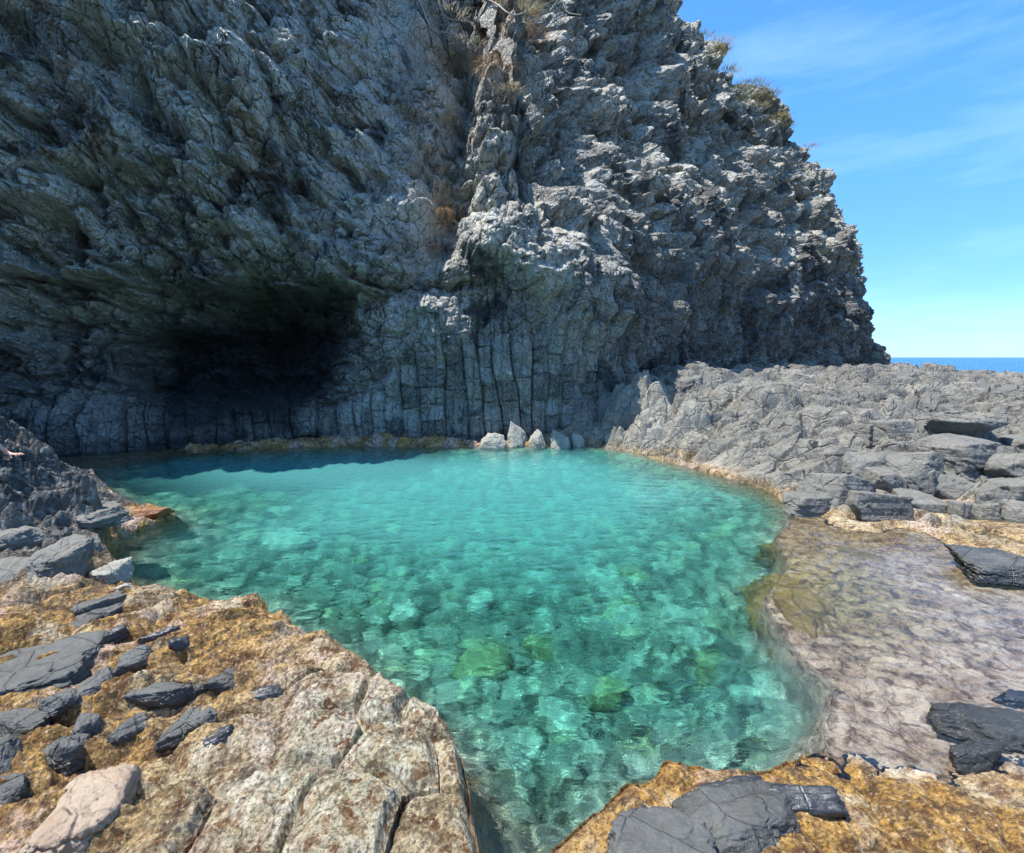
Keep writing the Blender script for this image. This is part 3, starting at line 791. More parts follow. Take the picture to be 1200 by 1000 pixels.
def rock(name, loc, size, rot, mat, seed, level=5, planes=11, sharp=.05, rough=.05, flat=True):
    """a broken stone: a convex body cut by random planes, edges worn, surface pitted and layered"""
    V, Fa = ico(level)
    rng = np.random.RandomState(seed)
    planes = planes + int(rng.randint(-2, 5))
    N = rng.normal(size=(planes, 3)); N /= np.linalg.norm(N, axis=1)[:, None]
    N = np.vstack([N, [[0, 0, 1], [1, 0, .12], [-1, .1, .1], [.1, 1, .1], [0, -1, .15]]]); N /= np.linalg.norm(N, axis=1)[:, None]
    N[planes] = (rng.uniform(-.22, .22), rng.uniform(-.22, .22), 1); N[planes] /= np.linalg.norm(N[planes])
    dk = np.concatenate([rng.uniform(.62, .98, planes), [.66, .88, .88, .88, .88]])
    dn = V @ N.T.astype(F32)
    with np.errstate(divide='ignore', invalid='ignore'):
        r = np.where(dn > .02, dk / np.maximum(dn, .02), 9.0)
    r = -sharp * np.log(np.exp(-r / sharp).sum(1))
    P = V * np.minimum(r, 1.5)[:, None]
    n1 = tri_noise(P, 1.7, seed * 7 + 1); n2 = tri_noise(P, 6.5, seed * 7 + 11)
    lay = np.sin((P[:, 2] * 9 + P[:, 0] * 2.2 + n1 * 3.0)) * np.clip(n1 + .4, 0, 1)
    n3 = tri_noise(P, 16, seed * 7 + 21, 3)
    f1, f2 = voronoi(P[:, 0] * 1.1 + P[:, 2] * .6 + seed * 3.1, P[:, 1] * 1.3 + .4 * n1, seed)[:2]
    P = P * (1 + rough * (2.2 * n1 + 1.0 * n2 + .35 * n3 + .5 * lay) - .07 * np.exp(-(f2 - f1) / .035))[:, None]
    P = P * (np.array(size) / 2)
    me = bpy.data.meshes.new(name)
    me.from_pydata(P.tolist(), [], Fa)
    me.polygons.foreach_set('use_smooth', np.ones(len(me.polygons), bool))
    me.materials.append(mat)
    o = bpy.data.objects.new(name, me); COL.objects.link(o)
    o.location = loc; o.rotation_euler = rot
    o.cycles.is_caustics_receiver = True
    return o

ROCK_DARK = mat_rock('dark_basalt', (.062, .062, .056), (.118, .118, .106), (.18, .18, .165), .022, .62, True)
ROCK_WET = mat_rock('wet_basalt', (.016, .017, .020), (.045, .048, .052), (.09, .09, .09), .006, .32)
ROCK_GREY = mat_rock('grey_basalt', (.10, .098, .086), (.19, .18, .155), (.29, .275, .23), .022, .85)
ROCK_PALE = mat_rock('pale_rock', (.24, .23, .19), (.38, .36, .29), (.46, .44, .36), .02, .85)
ROCK_PINK = mat_rock('pink_crust', (.28, .19, .13), (.42, .34, .24), (.20, .09, .04), .03, .6, scale=.6)
ROCK_ALGAE = mat_rock('algae_stone', (.18, .20, .10), (.48, .48, .24), (.60, .58, .34), .03, .9)
ROCK_SILT = mat_rock('silt_stone', (.34, .37, .28), (.60, .62, .48), (.72, .72, .58), .03, .9)
ROCK_BROWN = mat_rock('brown_crust', (.16, .06, .018), (.36, .16, .05), (.52, .32, .14), .02, .5)

def lay_rock(name, e0, e1, width, thick, mat, label, cat, group=None, seed=1, zr=0.0, level=5, sink=.38, tilt=(0, 0), rough=.05, sharp=.05, planes=11, zfix=None):
    """a stone lying between two points given as photo pixels on the ground"""
    m = ((e0[0] + e1[0]) / 2, (e0[1] + e1[1]) / 2)
    zg = hit(*m).z if zfix is None else zfix
    A, B = atz(e0[0], e0[1], zg), atz(e1[0], e1[1], zg)
    L = (B - A).length
    ang = math.atan2(B.y - A.y, B.x - A.x)
    P = (A + B) / 2
    gz = ground_z(P.x, P.y)
    o = rock(name, (P.x, P.y, gz + thick * 1.75 * (.42 - sink) + zr), (L * 1.12, width * 1.28, thick * 1.75), (tilt[0], tilt[1], ang), mat, seed, level, planes, sharp, rough)
    tag(o, label, cat, group)
    return o

D = 'dark basalt slabs lying on the golden ledge'
W_ = 'small wet stones on the golden ledge'
FG = [
    ((-70, 800), (122, 768), .62, .17, ROCK_DARK, 'largest flat dark slab, cut by the left edge of the photo', D, 6),
    ((58, 745), (150, 705), .20, .17, ROCK_DARK, 'long dark slab just above and right of the largest flat slab', D, 5),
    ((85, 722), (158, 700), .16, .13, ROCK_DARK, 'farthest dark slab, nearest the pale grey stones by the water', D, 5),
    ((100, 758), (152, 742), .10, .10, ROCK_WET, 'thin wet black stone tucked under the long dark slab', W_, 5),
    ((42, 832), (92, 812), .15, .12, ROCK_DARK, 'pointed low half of the slab pair below the largest slab', D, 5),
    ((85, 815), (138, 792), .17, .15, ROCK_DARK, 'broken upper half of the slab pair below the largest slab', D, 5),
    ((-30, 852), (62, 850), .20, .16, ROCK_DARK, 'dark slab on the left edge beside the squat rounded boulder', D, 5),
    ((-25, 895), (28, 878), .17, .16, ROCK_DARK, 'split dark stone below the slab on the left edge', D, 5),
    ((42, 893), (108, 872), .20, .19, ROCK_DARK, 'squat rounded dark boulder with a wet lower rim', D, 6),
    ((85, 858), (128, 845), .14, .15, ROCK_DARK, 'dark stone resting against the top of the squat rounded boulder', D, 5),
    ((120, 876), (176, 852), .08, .10, ROCK_DARK, 'narrow dark wedge pointing right beside the squat boulder', D, 5),
    ((152, 822), (232, 815), .14, .13, ROCK_DARK, 'dark triangular wedge left in the middle rock cluster', D, 5),
    ((188, 858), (262, 838), .19, .18, ROCK_DARK, 'rounded dark boulder in front of the middle rock cluster', D, 6),
    ((212, 816), (250, 806), .14, .14, ROCK_DARK, 'small round dark stone at the heart of the middle cluster', D, 5),
    ((238, 808), (292, 798), .12, .12, ROCK_DARK, 'dark stone with a glistening end at the right of the middle cluster', D, 5),
    ((290, 822), (332, 810), .07, .05, ROCK_WET, 'flat glistening black stone farthest right on the ledge', W_, 5),
    ((238, 872), (278, 858), .09, .07, ROCK_WET, 'glistening black stone below the rounded middle boulder', W_, 5),
    ((132, 778), (186, 762), .14, .12, ROCK_DARK, 'lumpy dark stone between the slabs and the middle cluster', D, 5),
    ((158, 752), (216, 738), .09, .09, ROCK_WET, 'long wet black stone above the lumpy stone', W_, 5),
    ((198, 762), (230, 750), .10, .09, ROCK_WET, 'short wet black stone right of the long wet one', W_, 5),
    ((-25, 945), (34, 920), .13, .12, ROCK_DARK, 'dark stone at the left edge just above the pink boulder', D, 5),
]
for i, (a, b, wd, th_, mt, lab, grp, lv) in enumerate(FG):
    lay_rock('dark_rock' if mt is ROCK_DARK else 'wet_stone', a, b, wd, th_, mt, lab, 'rock', grp, 100 + i, level=lv + (lv < 6), rough=.10, sharp=.07, sink=.60, tilt=(random.uniform(-.12, .12), random.uniform(-.12, .12)))
lay_rock('crusted_boulder', (28, 978), (158, 940), .40, .20, ROCK_PINK, 'smooth pink and cream crusted boulder at the bottom left of the ledge', 'boulder', None, 131, level=6, sharp=.18, sink=.52, rough=.08, planes=6)

P_ = 'pale grey stones by the left shore'
for i, (a, b, wd, th_, lab) in enumerate([
    ((108, 684), (158, 668), .22, .16, 'upper of two pale grey stones on the left shore at the water edge'),
    ((122, 698), (160, 686), .14, .12, 'lower of two pale grey stones on the left shore at the water edge'),
    ((-10, 690), (48, 655), .40, .22, 'light grey slab on the left edge below the outcrop'),
    ((42, 672), (100, 640), .34, .20, 'light grey slab between the outcrop and the golden ledge'),
    ((-20, 650), (40, 628), .50, .26, 'tilted grey slab at the foot of the outcrop on the left edge'),
    ((84, 614), (150, 596), .40, .14, 'pale flat slab lying on the brown spit')]):
    lay_rock('grey_stone', a, b, wd, th_, ROCK_GREY if i > 1 else ROCK_PALE, lab, 'rock', P_, 140 + i, level=6, rough=.10, sink=.62)
lay_rock('brown_spit_stone', (140, 608), (204, 603), .22, .10, ROCK_BROWN, 'rust brown flat stone at the tip of the spit in the pool', 'rock', None, 150, sink=.3, rough=.09)

R_ = 'dark slabs on the right shore'
for i, (a, b, wd, th_, mt, lab) in enumerate([
    ((705, 1010), (850, 985), .26, .14, ROCK_DARK, 'dark slab at the bottom edge, left of the bigger slab'),
    ((790, 985), (945, 955), .30, .16, ROCK_DARK, 'biggest dark slab at the bottom edge of the right shore'),
    ((720, 985), (780, 962), .12, .10, ROCK_WET, 'black glistening stone against the left bottom slab'),
    ((805, 938), (900, 930), .10, .07, ROCK_WET, 'wet black ridge stone behind the biggest bottom slab'),
    ((890, 938), (985, 948), .10, .07, ROCK_WET, 'wet black tail stone right of the ridge stone'),
    ((1092, 850), (1225, 868), .34, .17, ROCK_DARK, 'long dark slab jutting in from the right edge'),
    ((1118, 908), (1172, 885), .14, .14, ROCK_DARK, 'smaller dark stone propping the long slab on the right edge'),
    ((1165, 832), (1220, 824), .12, .10, ROCK_WET, 'wet black stone behind the long slab on the right edge'),
    ((1110, 680), (1225, 688), .55, .18, ROCK_DARK, 'low dark rock standing out of the shallow water on the right')]):
    lay_rock('dark_slab' if mt is ROCK_DARK else 'wet_stone', a, b, wd, th_, mt, lab, 'rock', R_, 160 + i, zr=.17 if i == 8 else 0, level=6 if wd > .25 else 5, rough=.10, sharp=.06, sink=.42, tilt=(random.uniform(-.1, .1), random.uniform(-.1, .1)))

B_ = 'basalt blocks edging the right platform'
for i, (a, b, wd, th_, lab) in enumerate([
    ((920, 592), (992, 586), .50, .26, 'low flat block at the left end of the platform edge'),
    ((988, 592), (1052, 592), .55, .38, 'second block along the platform edge from the left, long and flat'),
    ((1052, 596), (1106, 598), .50, .44, 'square faced block in the middle of the platform edge'),
    ((1106, 600), (1130, 602), .50, .40, 'narrow block between two dark gaps on the platform edge'),
    ((1134, 604), (1164, 606), .55, .42, 'short block right of the dark gaps on the platform edge'),
    ((1164, 608), (1235, 614), .70, .58, 'tall rounded block at the right end of the platform edge'),
    ((945, 572), (1010, 566), .60, .34, 'flat slab behind the left end of the platform edge'),
    ((1010, 566), (1046, 564), .60, .36, 'tilted block with a dark hollow on its right, second row'),
    ((1052, 570), (1084, 570), .55, .42, 'upright square block in the middle of the second row'),
    ((1084, 574), (1140, 576), .55, .42, 'wide layered block right of the upright one, second row'),
    ((1140, 578), (1215, 586), .80, .46, 'big sloping block at the right of the second row'),
    ((990, 545), (1040, 542), .65, .36, 'greenish tilted slab with dark cracks, third row left'),
    ((1045, 545), (1085, 543), .60, .36, 'smooth grey block in the middle of the third row'),
    ((1090, 540), (1150, 538), .80, .38, 'broad grey slab in the third row right'),
    ((1150, 548), (1215, 552), .80, .40, 'broad dark slab on the right edge, third row'),
    ((1035, 510), (1068, 508), .60, .40, 'cube like block with a black shadow, middle of the platform'),
    ((1000, 508), (1028, 506), .55, .34, 'small dark sided block left of the cube like one'),
    ((1160, 520), (1230, 522), .90, .34, 'long low slab on the right edge behind the third row'),
    ((1085, 505), (1150, 503), .90, .30, 'long low slab right of the cube like block')]):
    lay_rock('basalt_block', a, b, wd, th_, ROCK_GREY, lab, 'rock', B_, 200 + i, level=6, planes=7, sharp=.035, sink=.52, rough=.045, tilt=(random.uniform(-.12, .02), random.uniform(-.10, .10)))

F_ = 'fallen slabs leaning on the cliff foot'
for i, (px, py, w_, h_, a_, lab) in enumerate([
    (578, 516, .62, .52, .1, 'leftmost pale slab leaning on the cliff foot by the water'),
    (606, 514, .46, .62, .25, 'second pale slab from the left leaning on the cliff foot'),
    (630, 515, .40, .60, -.3, 'third pale slab from the left leaning on the cliff foot'),
    (655, 516, .44, .50, .35, 'fourth pale slab from the left leaning on the cliff foot'),
    (676, 514, .40, .42, -.2, 'small pale slab leaning just left of the dark crevice'),
    (700, 512, .42, .60, .3, 'pale pointed slab right of the dark crevice by the water'),
    (726, 515, .60, .50, -.2, 'broad pale slab at the water right of the pointed one'),
    (712, 470, .50, .90, .12, 'tall pale column stub at the left end of the rubble bank'),
    (735, 480, .42, .80, .3, 'second tall column stub, right of the leftmost one'),
    (760, 495, .45, .70, .35, 'third column stub, lower on the rubble bank'),
    (700, 440, .50, .60, .2, 'angular block at the top left corner of the rubble bank'),
    (728, 428, .60, .50, -.3, 'flat topped block on the crest of the rubble bank'),
    (762, 424, .50, .60, .3, 'pointed block on the crest of the rubble bank, right of the flat topped one'),
    (700, 492, .40, .80, .1, 'slim column stub above the pointed pale slab'),
    (752, 455, .60, .55, .5, 'broad tilted block in the middle of the rubble bank'),
    (800, 440, .60, .50, -.5, 'tilted block high on the rubble bank, right of its middle'),
    (790, 420, .50, .50, .7, 'small block on the bank crest against the dark cliff')]):
    Pp = atz(px, py + 6, .05) if py > 500 else hit(px, py)
    o = rock('leaning_slab', (Pp.x, min(Pp.y, 12.30) if py > 500 and px < 690 else Pp.y, (h_ * .12) if py > 500 else Pp.z - .25), (w_ * 1.15, .34 if py > 500 else w_ * .9, h_ * 1.6), (-.38, a_ * .7, a_ * .8), ROCK_PALE if py > 500 else ROCK_GREY, 240 + i, 6, 14, .05, .10)
    tag(o, lab, 'rock', F_)

ROCK_WEED = mat_rock('weedy_ledge', (.07, .05, .012), (.36, .27, .07), (.62, .54, .28), .045, .6, scale=.8)
for nm, px, py, sz, rz, lab in (('drowned_boulder', 948, 715, (1.0, 1.7, 1.5), -.25, 'golden brown weedy boulder drowned at the right edge of the pool'),
                                ('drowned_boulder', 975, 655, (1.2, 1.3, 1.3), .3, 'second weedy boulder drowned behind the golden brown one')):
    Pp = atz(px, py, -.1)
    o = rock(nm, (Pp.x, Pp.y, -.125 - sz[2] * .33), sz, (.05, -.04, rz), ROCK_WEED, 231 + int(rz * 4), 6, 10, .08, .09)
    tag(o, lab, 'rock', 'weedy boulders under the right edge of the pool')

# stones on the pool floor that stand out from the rest
for i, (px, py, w_, h_, mt, lab) in enumerate([
    (838, 868, .40, .30, ROCK_ALGAE, 'bright yellow-green stone under water nearest the bottom right shore'),
    (566, 828, .62, .38, ROCK_ALGAE, 'big yellowish stone under water in the middle of the near pool'),
    (636, 792, .50, .32, ROCK_ALGAE, 'yellow-green stone under water right of the big yellowish one'),
    (712, 870, .40, .34, ROCK_ALGAE, 'yellow-green stone under water left of the brightest one'),
    (745, 722, .50, .30, ROCK_ALGAE, 'yellow-green stone under water near the drowned brown ledge'),
    (705, 715, .55, .30, ROCK_SILT, 'pale long stone under water left of the one near the drowned ledge'),
    (420, 692, .40, .28, ROCK_ALGAE, 'small yellow-green stone under water in the left of the pool'),
    (338, 686, .80, .30, ROCK_SILT, 'pale broad stone under water by the left shore'),
    (560, 742, .50, .30, ROCK_SILT, 'pale stone under water halfway across the pool'),
    (660, 905, .45, .32, ROCK_SILT, 'pale stone under water between the two near shores'),
    (735, 770, .40, .30, ROCK_SILT, 'pale stone under water in the right of the pool'),
    (480, 775, .50, .30, ROCK_SILT, 'pale stone under water off the tip of the near left ledge'),
    (790, 800, .40, .26, ROCK_SILT, 'pale stone under water beside the deep notch on the right')]):
    Pp = atz(px, py, -1.05)
    o = rock('sunken_stone', (Pp.x, Pp.y, ground_z(Pp.x, Pp.y) + h_ * .1), (w_, w_ * .8, h_), (0, 0, i * 1.3), mt, 270 + i, 5, 12, .10, .06)
    tag(o, lab, 'rock', 'weedy and pale stones on the pool floor')

# ------------------------------------------------------------------ plants on the cliff
def screen(P):
    v = P - np.array([0, 0, H])
    zc = v[..., 1] * cp - v[..., 2] * sp
    up = v[..., 1] * sp + v[..., 2] * cp
    return 600 + FPX * v[..., 0] / zc, 500 - FPX * up / zc, zc

CP = np.stack([CX, CY, CZ], -1)[::2, ::2].reshape(-1, 3)
CPX, CPY, CPZ = screen(CP)
def on_cliff(px, py, r=5):
    m = np.where((np.abs(CPX - px) < r) & (np.abs(CPY - py) < r) & (CPZ > 1))[0]
    if len(m) == 0:
        return on_cliff(px, py, r * 2)
    return Vector(CP[m[np.argmin(CPZ[m])]])

def mat_leaf(name, a, b):
    M = NT(name)
    c = M.mix(M.ramp(M.noise(M.pos(), 9, 3), .35, .65), a, b)
    d = M.n('ShaderNodeBsdfDiffuse', {'Color': c}); tl = M.n('ShaderNodeBsdfTranslucent', {'Color': c})
    M.link(M.n('ShaderNodeMixShader', {0: .3, 1: d.outputs[0], 2: tl.outputs[0]}).outputs[0])
    return M.m
GRASS_DRY = mat_leaf('dry_grass', (.30, .25, .13), (.48, .42, .27))
GRASS_OLIVE = mat_leaf('olive_grass', (.14, .14, .06), (.34, .29, .14))
GRASS_GREY = mat_leaf('dead_stems', (.35, .31, .25), (.60, .56, .48))
GRASS_RUST = mat_leaf('rusty_roots', (.26, .15, .08), (.44, .30, .17))

def tuft(name, P, rad, hgt, n, mat, seed, droop=.5, wid=.012, hang=0.0):
    rng = random.Random(seed)
    V = []; Fc = []
    for i in range(n):
        a = rng.uniform(0, 6.283); r = rad * math.sqrt(rng.random())
        x, y = r * math.cos(a), r * math.sin(a)
        h = hgt * rng.uniform(.5, 1.1); ox, oy = rng.gauss(0, .35) * h + x * .6, rng.gauss(-.1, .35) * h + y * .6
        wd = wid * rng.uniform(.6, 1.4); ca, sa = math.cos(a + 1.5), math.sin(a + 1.5)
        b = len(V); K = 5
        for k in range(K):
            t_ = k / (K - 1)
            zz = h * (t_ - droop * t_ * t_) * (1 - 2 * hang) - .03
            cx_, cy_ = x + ox * t_ ** 1.5, y + oy * t_ ** 1.5 - .1 * hang
            w2 = wd * (1 - t_ * .85)
            V += [(cx_ - ca * w2, cy_ - sa * w2, zz), (cx_ + ca * w2, cy_ + sa * w2, zz)]
            if k:
                Fc.append((b + 2 * k - 2, b + 2 * k - 1, b + 2 * k + 1, b + 2 * k))
    o = raw_mesh(name, V, Fc, mat)
    o.location = P
    return o

RG = 'grass tufts along the cliff skyline'
ridge = [(842, 52), (850, 62), (858, 70), (866, 80), (874, 88), (882, 98), (890, 108), (898, 116), (906, 124), (914, 134), (868, 98), (880, 112), (894, 128), (924, 146), (856, 84), (944, 160), (832, 40), (904, 140)]
for i, (px, py) in enumerate(ridge):
    o = tuft('grass_tuft', on_cliff(px, py, 7), .42, .18 + .08 * (i % 3), 110, GRASS_OLIVE if i % 3 else GRASS_DRY, 300 + i, .35, .010)
    word = ['topmost', 'second', 'third', 'fourth', 'fifth', 'sixth', 'seventh', 'eighth', 'ninth', 'tenth'][i] if i < 10 else None
    tag(o, f'{word} olive and straw grass tuft counting down the cliff skyline' if word and i else ('highest of the ten grass tufts lining the cliff skyline' if i == 0 else
        ['grass tuft on the face below the third skyline tuft', 'grass tuft on the face below the fifth skyline tuft', 'grass tuft on the face below the seventh skyline tuft', 'lone grass tuft on the skyline below the tenth one',
         'grass tuft on the face left of the fourth skyline tuft', 'last and lowest small grass tuft on the cliff skyline', 'green tuft at the head of the skyline above the ten', 'grass tuft on the face left of the tenth skyline tuft'][i - 10]), 'grass', RG)
for i, (px, py, rad, hg, n, mt, dr, lab) in enumerate([
    (612, 12, .7, .7, 500, GRASS_DRY, .5, 'yellow dry grass clump at the top of the gully'),
    (640, 6, .5, .6, 300, GRASS_DRY, .5, 'smaller yellow grass clump right of the big one in the gully'),
    (625, 40, .6, .5, 300, GRASS_RUST, .9, 'rusty dry plant clump just under the yellow gully grass'),
    (520, 20, .8, .9, 260, GRASS_GREY, 1.4, 'tangle of pale dead stems hanging at the top of the cliff'),
    (545, 55, .6, .6, 220, GRASS_GREY, 1.2, 'pale stems above the smooth blue grey wall'),
    (598, 112, .35, .4, 160, GRASS_DRY, .7, 'small straw tuft on the rib below the gully'),
    (572, 75, .5, .5, 200, GRASS_RUST, 1.1, 'reddish dry plants draped at the left of the gully'),
    (522, 245, .30, .7, 200, GRASS_RUST, 1.6, 'orange rooty plant hanging beside the crease in the cliff'),
    (512, 285, .22, .5, 120, GRASS_RUST, 1.6, 'lower thin orange roots hanging beside the crease')]):
    o = tuft('dry_plant', on_cliff(px, py, 6), rad * .9, hg * .55, n, mt, 340 + i, dr, .007)
    tag(o, lab, 'plant')

# bare stems trailing over the top of the cliff
def stem(name, pts, r, mat):
    q = [Vector(a) for a in pts]
    C = []
    for i in range(len(q) - 1):
        p0, p1, p2, p3 = q[max(i - 1, 0)], q[i], q[i + 1], q[min(i + 2, len(q) - 1)]
        for k in range(8):
            f = k / 8
            C.append(.5 * (2 * p1 + (p2 - p0) * f + (2 * p0 - 5 * p1 + 4 * p2 - p3) * f * f + (3 * p1 - p0 - 3 * p2 + p3) * f ** 3))
    C.append(q[-1])
    V = []; Fc = []
    for i, c in enumerate(C):
        d = (C[min(i + 1, len(C) - 1)] - C[max(i - 1, 0)]).normalized()
        a = d.cross(Vector((0, 1, .1))).normalized(); b = d.cross(a)
        rr_ = r * (1 - .6 * i / len(C))
        V += [tuple(c + rr_ * (a * math.cos(t_) + b * math.sin(t_))) for t_ in (0, 1.257, 2.513, 3.770, 5.027)]
        if i:
            for k in range(5):
                Fc.append((5 * i - 5 + k, 5 * i - 5 + (k + 1) % 5, 5 * i + (k + 1) % 5, 5 * i + k))
    return raw_mesh(name, V, Fc, mat, True)
BARK = mat_plain('bare_stem', (.45, .40, .33), .8, (.30, .26, .21), 12)
for i, (pl, lab) in enumerate([
    ([(555, 2), (575, 12), (600, 18), (625, 14), (650, 4)], 'longest bare stem looping under the yellow gully grass'),
    ([(495, 0), (502, 18), (512, 34), (530, 46)], 'bare stem curving down left of the gully'),
    ([(515, 0), (528, 20), (548, 30), (552, 48)], 'forked looking bare stem in the middle of the dead tangle'),
    ([(640, 18), (652, 8), (668, 14), (680, 26)], 'short bare stem right of the yellow gully grass'),
    ([(490, 40), (500, 56), (512, 66), (524, 64)], 'lowest bare stem creeping on the grey wall top')]):
    q = [on_cliff(x, y, 5) + Vector((0, -.10, .04)) for x, y in pl]
    tag(stem('bare_stem', q, .022, BARK), lab, 'stem', 'bare stems at the top of the cliff')

# ------------------------------------------------------------------ person (only the right forearm and hand reach into the picture)
def skin(name, verts, edges, mat, parent=None, sub=2):
    me = bpy.data.meshes.new(name)
    me.from_pydata([v[:3] for v in verts], edges, [])
    me.materials.append(mat)
    o = bpy.data.objects.new(name, me); COL.objects.link(o)
    m = o.modifiers.new('skin', 'SKIN'); m.use_smooth_shade = True
    sub_ = o.modifiers.new('sub', 'SUBSURF'); sub_.levels = sub; sub_.render_levels = sub
    for k, v in enumerate(me.skin_vertices[0].data):
        r = verts[k][3]
        v.radius = (r, r) if not isinstance(r, tuple) else r
        v.use_root = (k == 0)
    if parent: o.parent = parent
    return o

def mat_skin():
    M = NT('skin')
    c = M.mix(M.ramp(M.noise(M.pos(), 30, 4), .3, .7), (.50, .28, .18), (.66, .42, .30))
    principled(M, c, .5, None, .4)
    return M.m
SKIN = mat_skin()
CLOTH = mat_plain('navy_cloth', (.03, .035, .07), .85, (.05, .055, .10), 60)
HAIR = mat_plain('brown_hair', (.035, .02, .012), .6, (.06, .035, .02), 40)

def build_person():
    hp = hit(16, 536) + Vector((0, -.03, .02))
    print('HAND', hp)
    hx, hy, hz = hp
    # the body crouches on the rock out of view on the left, leaning on the right hand
    px_, py_ = hx - .78, hy - .10
    gz = ground_z(px_, py_)
    pel = (px_, py_, gz + .50)
    V = [(*pel, .14),                                                  # 0 pelvis
         (px_ + .03, py_, gz + .68, .13), (px_ + .08, py_, gz + .86, .145), (px_ + .13, py_, gz + .98, .12),   # 1-3 spine, chest
         (px_ + .16, py_, gz + 1.06, .05), (px_ + .20, py_ - .01, gz + 1.14, .055),                             # 4-5 neck
         (px_ + .24, py_ - .02, gz + 1.23, .085), (px_ + .25, py_ - .02, gz + 1.31, .06),                       # 6-7 head
         (px_ + .16, py_ - .17, gz + .98, .06)]                                                               # 8 shoulder (near)
    sh = V[8]
    wr = (hx - .03, hy, hz + .035)
    el = ((sh[0] + wr[0]) / 2 + .02, (sh[1] + wr[1]) / 2 - .07, (sh[2] + wr[2]) / 2 - .06)
    V += [(*el, .042), (el[0] * .5 + wr[0] * .5, el[1] * .5 + wr[1] * .5, el[2] * .5 + wr[2] * .5 + .0, .038), (*wr, .026)]   # 9-11
    V += [(px_ + .14, py_ + .17, gz + .98, .06), (px_ + .22, py_ + .28, gz + .74, .042), (px_ + .36, py_ + .18, gz + .55, .028)]  # 12-14 far arm
    V += [(px_, py_ - .10, gz + .47, .10), (px_ + .38, py_ - .16, gz + .48, .07), (px_ + .16, py_ - .17, gz + .08, .045), (px_ + .30, py_ - .18, gz + .03, .035)]   # 15-18
    V += [(px_, py_ + .10, gz + .47, .10), (px_ + .38, py_ + .16, gz + .48, .07), (px_ + .16, py_ + .17, gz + .08, .045), (px_ + .30, py_ + .18, gz + .03, .035)]
    E = [(0, 1), (1, 2), (2, 3), (3, 4), (4, 5), (5, 6), (6, 7), (3, 8), (8, 9), (9, 10), (10, 11), (3, 12), (12, 13), (13, 14), (0, 15), (15, 16), (16, 17), (17, 18), (0, 19), (19, 20), (20, 21), (21, 22)]
    # palm, fingers, thumb
    b = len(V)
    V += [(wr[0] + .045, wr[1] + .00, wr[2] - .008, (.036, .016)), (wr[0] + .085, wr[1] + .005, wr[2] - .010, (.040, .014))]
    E += [(11, b), (b, b + 1)]
    k = b + 2
    for j, (off, ln, sp_) in enumerate([(.032, .070, .28), (.011, .078, .10), (-.011, .073, -.06), (-.032, .058, -.24)]):
        x, y, z = wr[0] + .088, wr[1] + off, wr[2] - .010
        V += [(x + .012, y + sp_ * .012, z + .004, .0095), (x + ln * .5, y + sp_ * ln * .5, z + .006, .0085), (x + ln * .8, y + sp_ * ln * .8, z - .004, .0078), (x + ln, y + sp_ * ln, z - .014, .0065)]
        E += [(b + 1, k), (k, k + 1), (k + 1, k + 2), (k + 2, k + 3)]
        k += 4
    V += [(wr[0] + .055, wr[1] - .040, wr[2] - .022, .011), (wr[0] + .085, wr[1] - .060, wr[2] - .038, .0095), (wr[0] + .105, wr[1] - .070, wr[2] - .050, .008)]
    E += [(b, k), (k, k + 1), (k + 1, k + 2)]
    body = skin('person', V, E, SKIN)
    tag(body, 'person at the left edge, only a bare forearm and spread hand showing on the outcrop', 'person')
    shirt = skin('shirt', [(px_ + .0, py_, gz + .55, .165), (px_ + .03, py_, gz + .70, .15), (px_ + .08, py_, gz + .88, .165), (px_ + .13, py_, gz + .99, .125), (px_ + .155, py_, gz + 1.04, .07), (sh[0], sh[1], sh[2], .075), (px_ + .14, py_ + .17, gz + .98, .075)],
                 [(0, 1), (1, 2), (2, 3), (3, 4), (3, 5), (3, 6)], CLOTH, body)
    hair = skin('hair', [(px_ + .20, py_ - .01, gz + 1.24, .085), (px_ + .24, py_ - .02, gz + 1.34, .06), (px_ + .15, py_, gz + 1.16, .06)], [(0, 1), (0, 2)], HAIR, body)
build_person()

# ------------------------------------------------------------------ sky, sun, camera
SUN_EL, SUN_H = math.radians(69), (-1.0, -.04)
az = math.atan2(SUN_H[0], SUN_H[1])                          # clockwise from +Y
w = bpy.data.worlds.new('World'); SC.world = w; w.use_nodes = True
t = w.node_tree; t.nodes.clear()
wo = t.nodes.new('ShaderNodeOutputWorld'); bg = t.nodes.new('ShaderNodeBackground')
sky = t.nodes.new('ShaderNodeTexSky'); sky.sky_type = 'NISHITA'; sky.sun_disc = False
sky.sun_elevation = SUN_EL; sky.sun_rotation = az
sky.air_density = 1.0; sky.dust_density = .2; sky.ozone_density = 2.0
bg.inputs[1].default_value = .15
hs = t.nodes.new('ShaderNodeHueSaturation'); hs.inputs['Saturation'].default_value = 1.15
t.links.new(sky.outputs[0], hs.inputs['Color'])
# bluer towards the sea horizon, with thin high cloud
tc = t.nodes.new('ShaderNodeTexCoord'); sx = t.nodes.new('ShaderNodeSeparateXYZ'); t.links.new(tc.outputs['Generated'], sx.inputs[0])
mr = t.nodes.new('ShaderNodeMapRange'); mr.inputs['From Min'].default_value = 0; mr.inputs['From Max'].default_value = .45; mr.interpolation_type = 'SMOOTHSTEP'
t.links.new(sx.outputs[2], mr.inputs[0])
cr = t.nodes.new('ShaderNodeMix'); cr.data_type = 'RGBA'; cr.inputs[6].default_value = (.35, .54, .88, 1); cr.inputs[7].default_value = (.56, .88, 1.07, 1)
t.links.new(mr.outputs[0], cr.inputs[0])
mu = t.nodes.new('ShaderNodeMix'); mu.data_type = 'RGBA'; mu.blend_type = 'MULTIPLY'; mu.inputs[0].default_value = 1
t.links.new(hs.outputs[0], mu.inputs[6]); t.links.new(cr.outputs[2], mu.inputs[7])
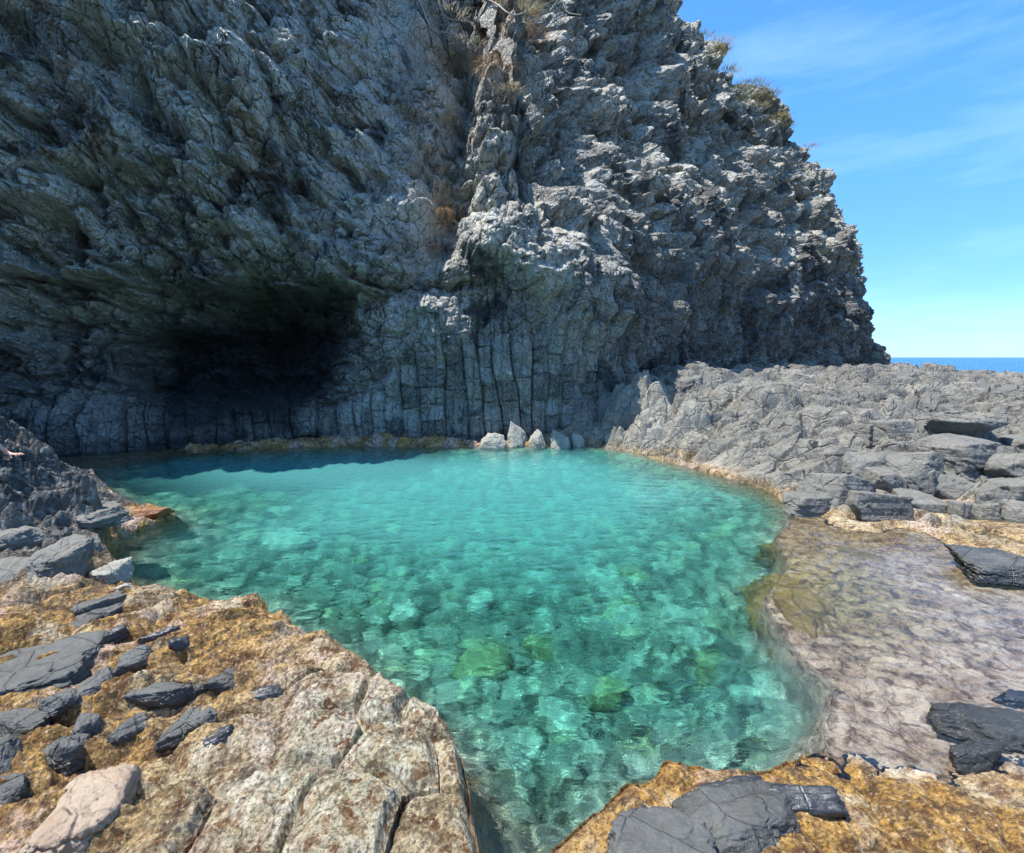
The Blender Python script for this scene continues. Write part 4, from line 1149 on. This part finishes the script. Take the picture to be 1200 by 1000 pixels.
mp = t.nodes.new('ShaderNodeMapping'); mp.inputs['Scale'].default_value = (1.2, 1.2, 6); mp.inputs['Rotation'].default_value = (0, .25, 0); t.links.new(tc.outputs['Generated'], mp.inputs[0])
cn = t.nodes.new('ShaderNodeTexNoise'); cn.inputs['Scale'].default_value = 1.8; cn.inputs['Detail'].default_value = 7; cn.inputs['Roughness'].default_value = .55; t.links.new(mp.outputs[0], cn.inputs[0])
cm = t.nodes.new('ShaderNodeMapRange'); cm.inputs['From Min'].default_value = .42; cm.inputs['From Max'].default_value = .80; cm.inputs['To Max'].default_value = .42; t.links.new(cn.outputs[0], cm.inputs[0])
cx = t.nodes.new('ShaderNodeMix'); cx.data_type = 'RGBA'; cx.inputs[7].default_value = (3.6, 5.0, 6.2, 1)
t.links.new(cm.outputs[0], cx.inputs[0]); t.links.new(mu.outputs[2], cx.inputs[6]); t.links.new(cx.outputs[2], bg.inputs[0]); t.links.new(bg.outputs[0], wo.inputs[0])

sl = bpy.data.lights.new('sun', 'SUN'); sl.energy = 4.5; sl.angle = math.radians(.53); sl.color = (1, .96, .90)
sl.cycles.is_caustics_light = True
so = bpy.data.objects.new('sun', sl); COL.objects.link(so)
sd = Vector((SUN_H[0] * math.cos(SUN_EL), SUN_H[1] * math.cos(SUN_EL), math.sin(SUN_EL)))
so.rotation_euler = sd.to_track_quat('Z', 'Y').to_euler()

cam = bpy.data.cameras.new('camera'); co = bpy.data.objects.new('camera', cam); COL.objects.link(co)
co.location = (0, 0, H); co.rotation_euler = (math.pi / 2 - PITCH, 0, 0)
cam.sensor_fit = 'HORIZONTAL'; cam.sensor_width = 36; cam.lens = 36 * FPX / 1200; cam.clip_end = 20000; cam.clip_start = .05
SC.camera = co
SC.view_settings.view_transform = 'Standard'; SC.view_settings.look = 'None'
SC.view_settings.exposure = .97; SC.view_settings.gamma = 1
SC.cycles.use_denoising = True
SC.cycles.use_adaptive_sampling = True; SC.cycles.adaptive_threshold = .03
SC.cycles.denoising_prefilter = 'FAST'
SC.cycles.sample_clamp_indirect = 6
SC.cycles.sample_clamp_direct = 12
SC.cycles.max_bounces = 8; SC.cycles.diffuse_bounces = 3; SC.cycles.glossy_bounces = 3; SC.cycles.transparent_max_bounces = 8
SC.cycles.caustics_reflective = False; SC.cycles.caustics_refractive = True
SC.render.resolution_x = 1024; SC.render.resolution_y = 853
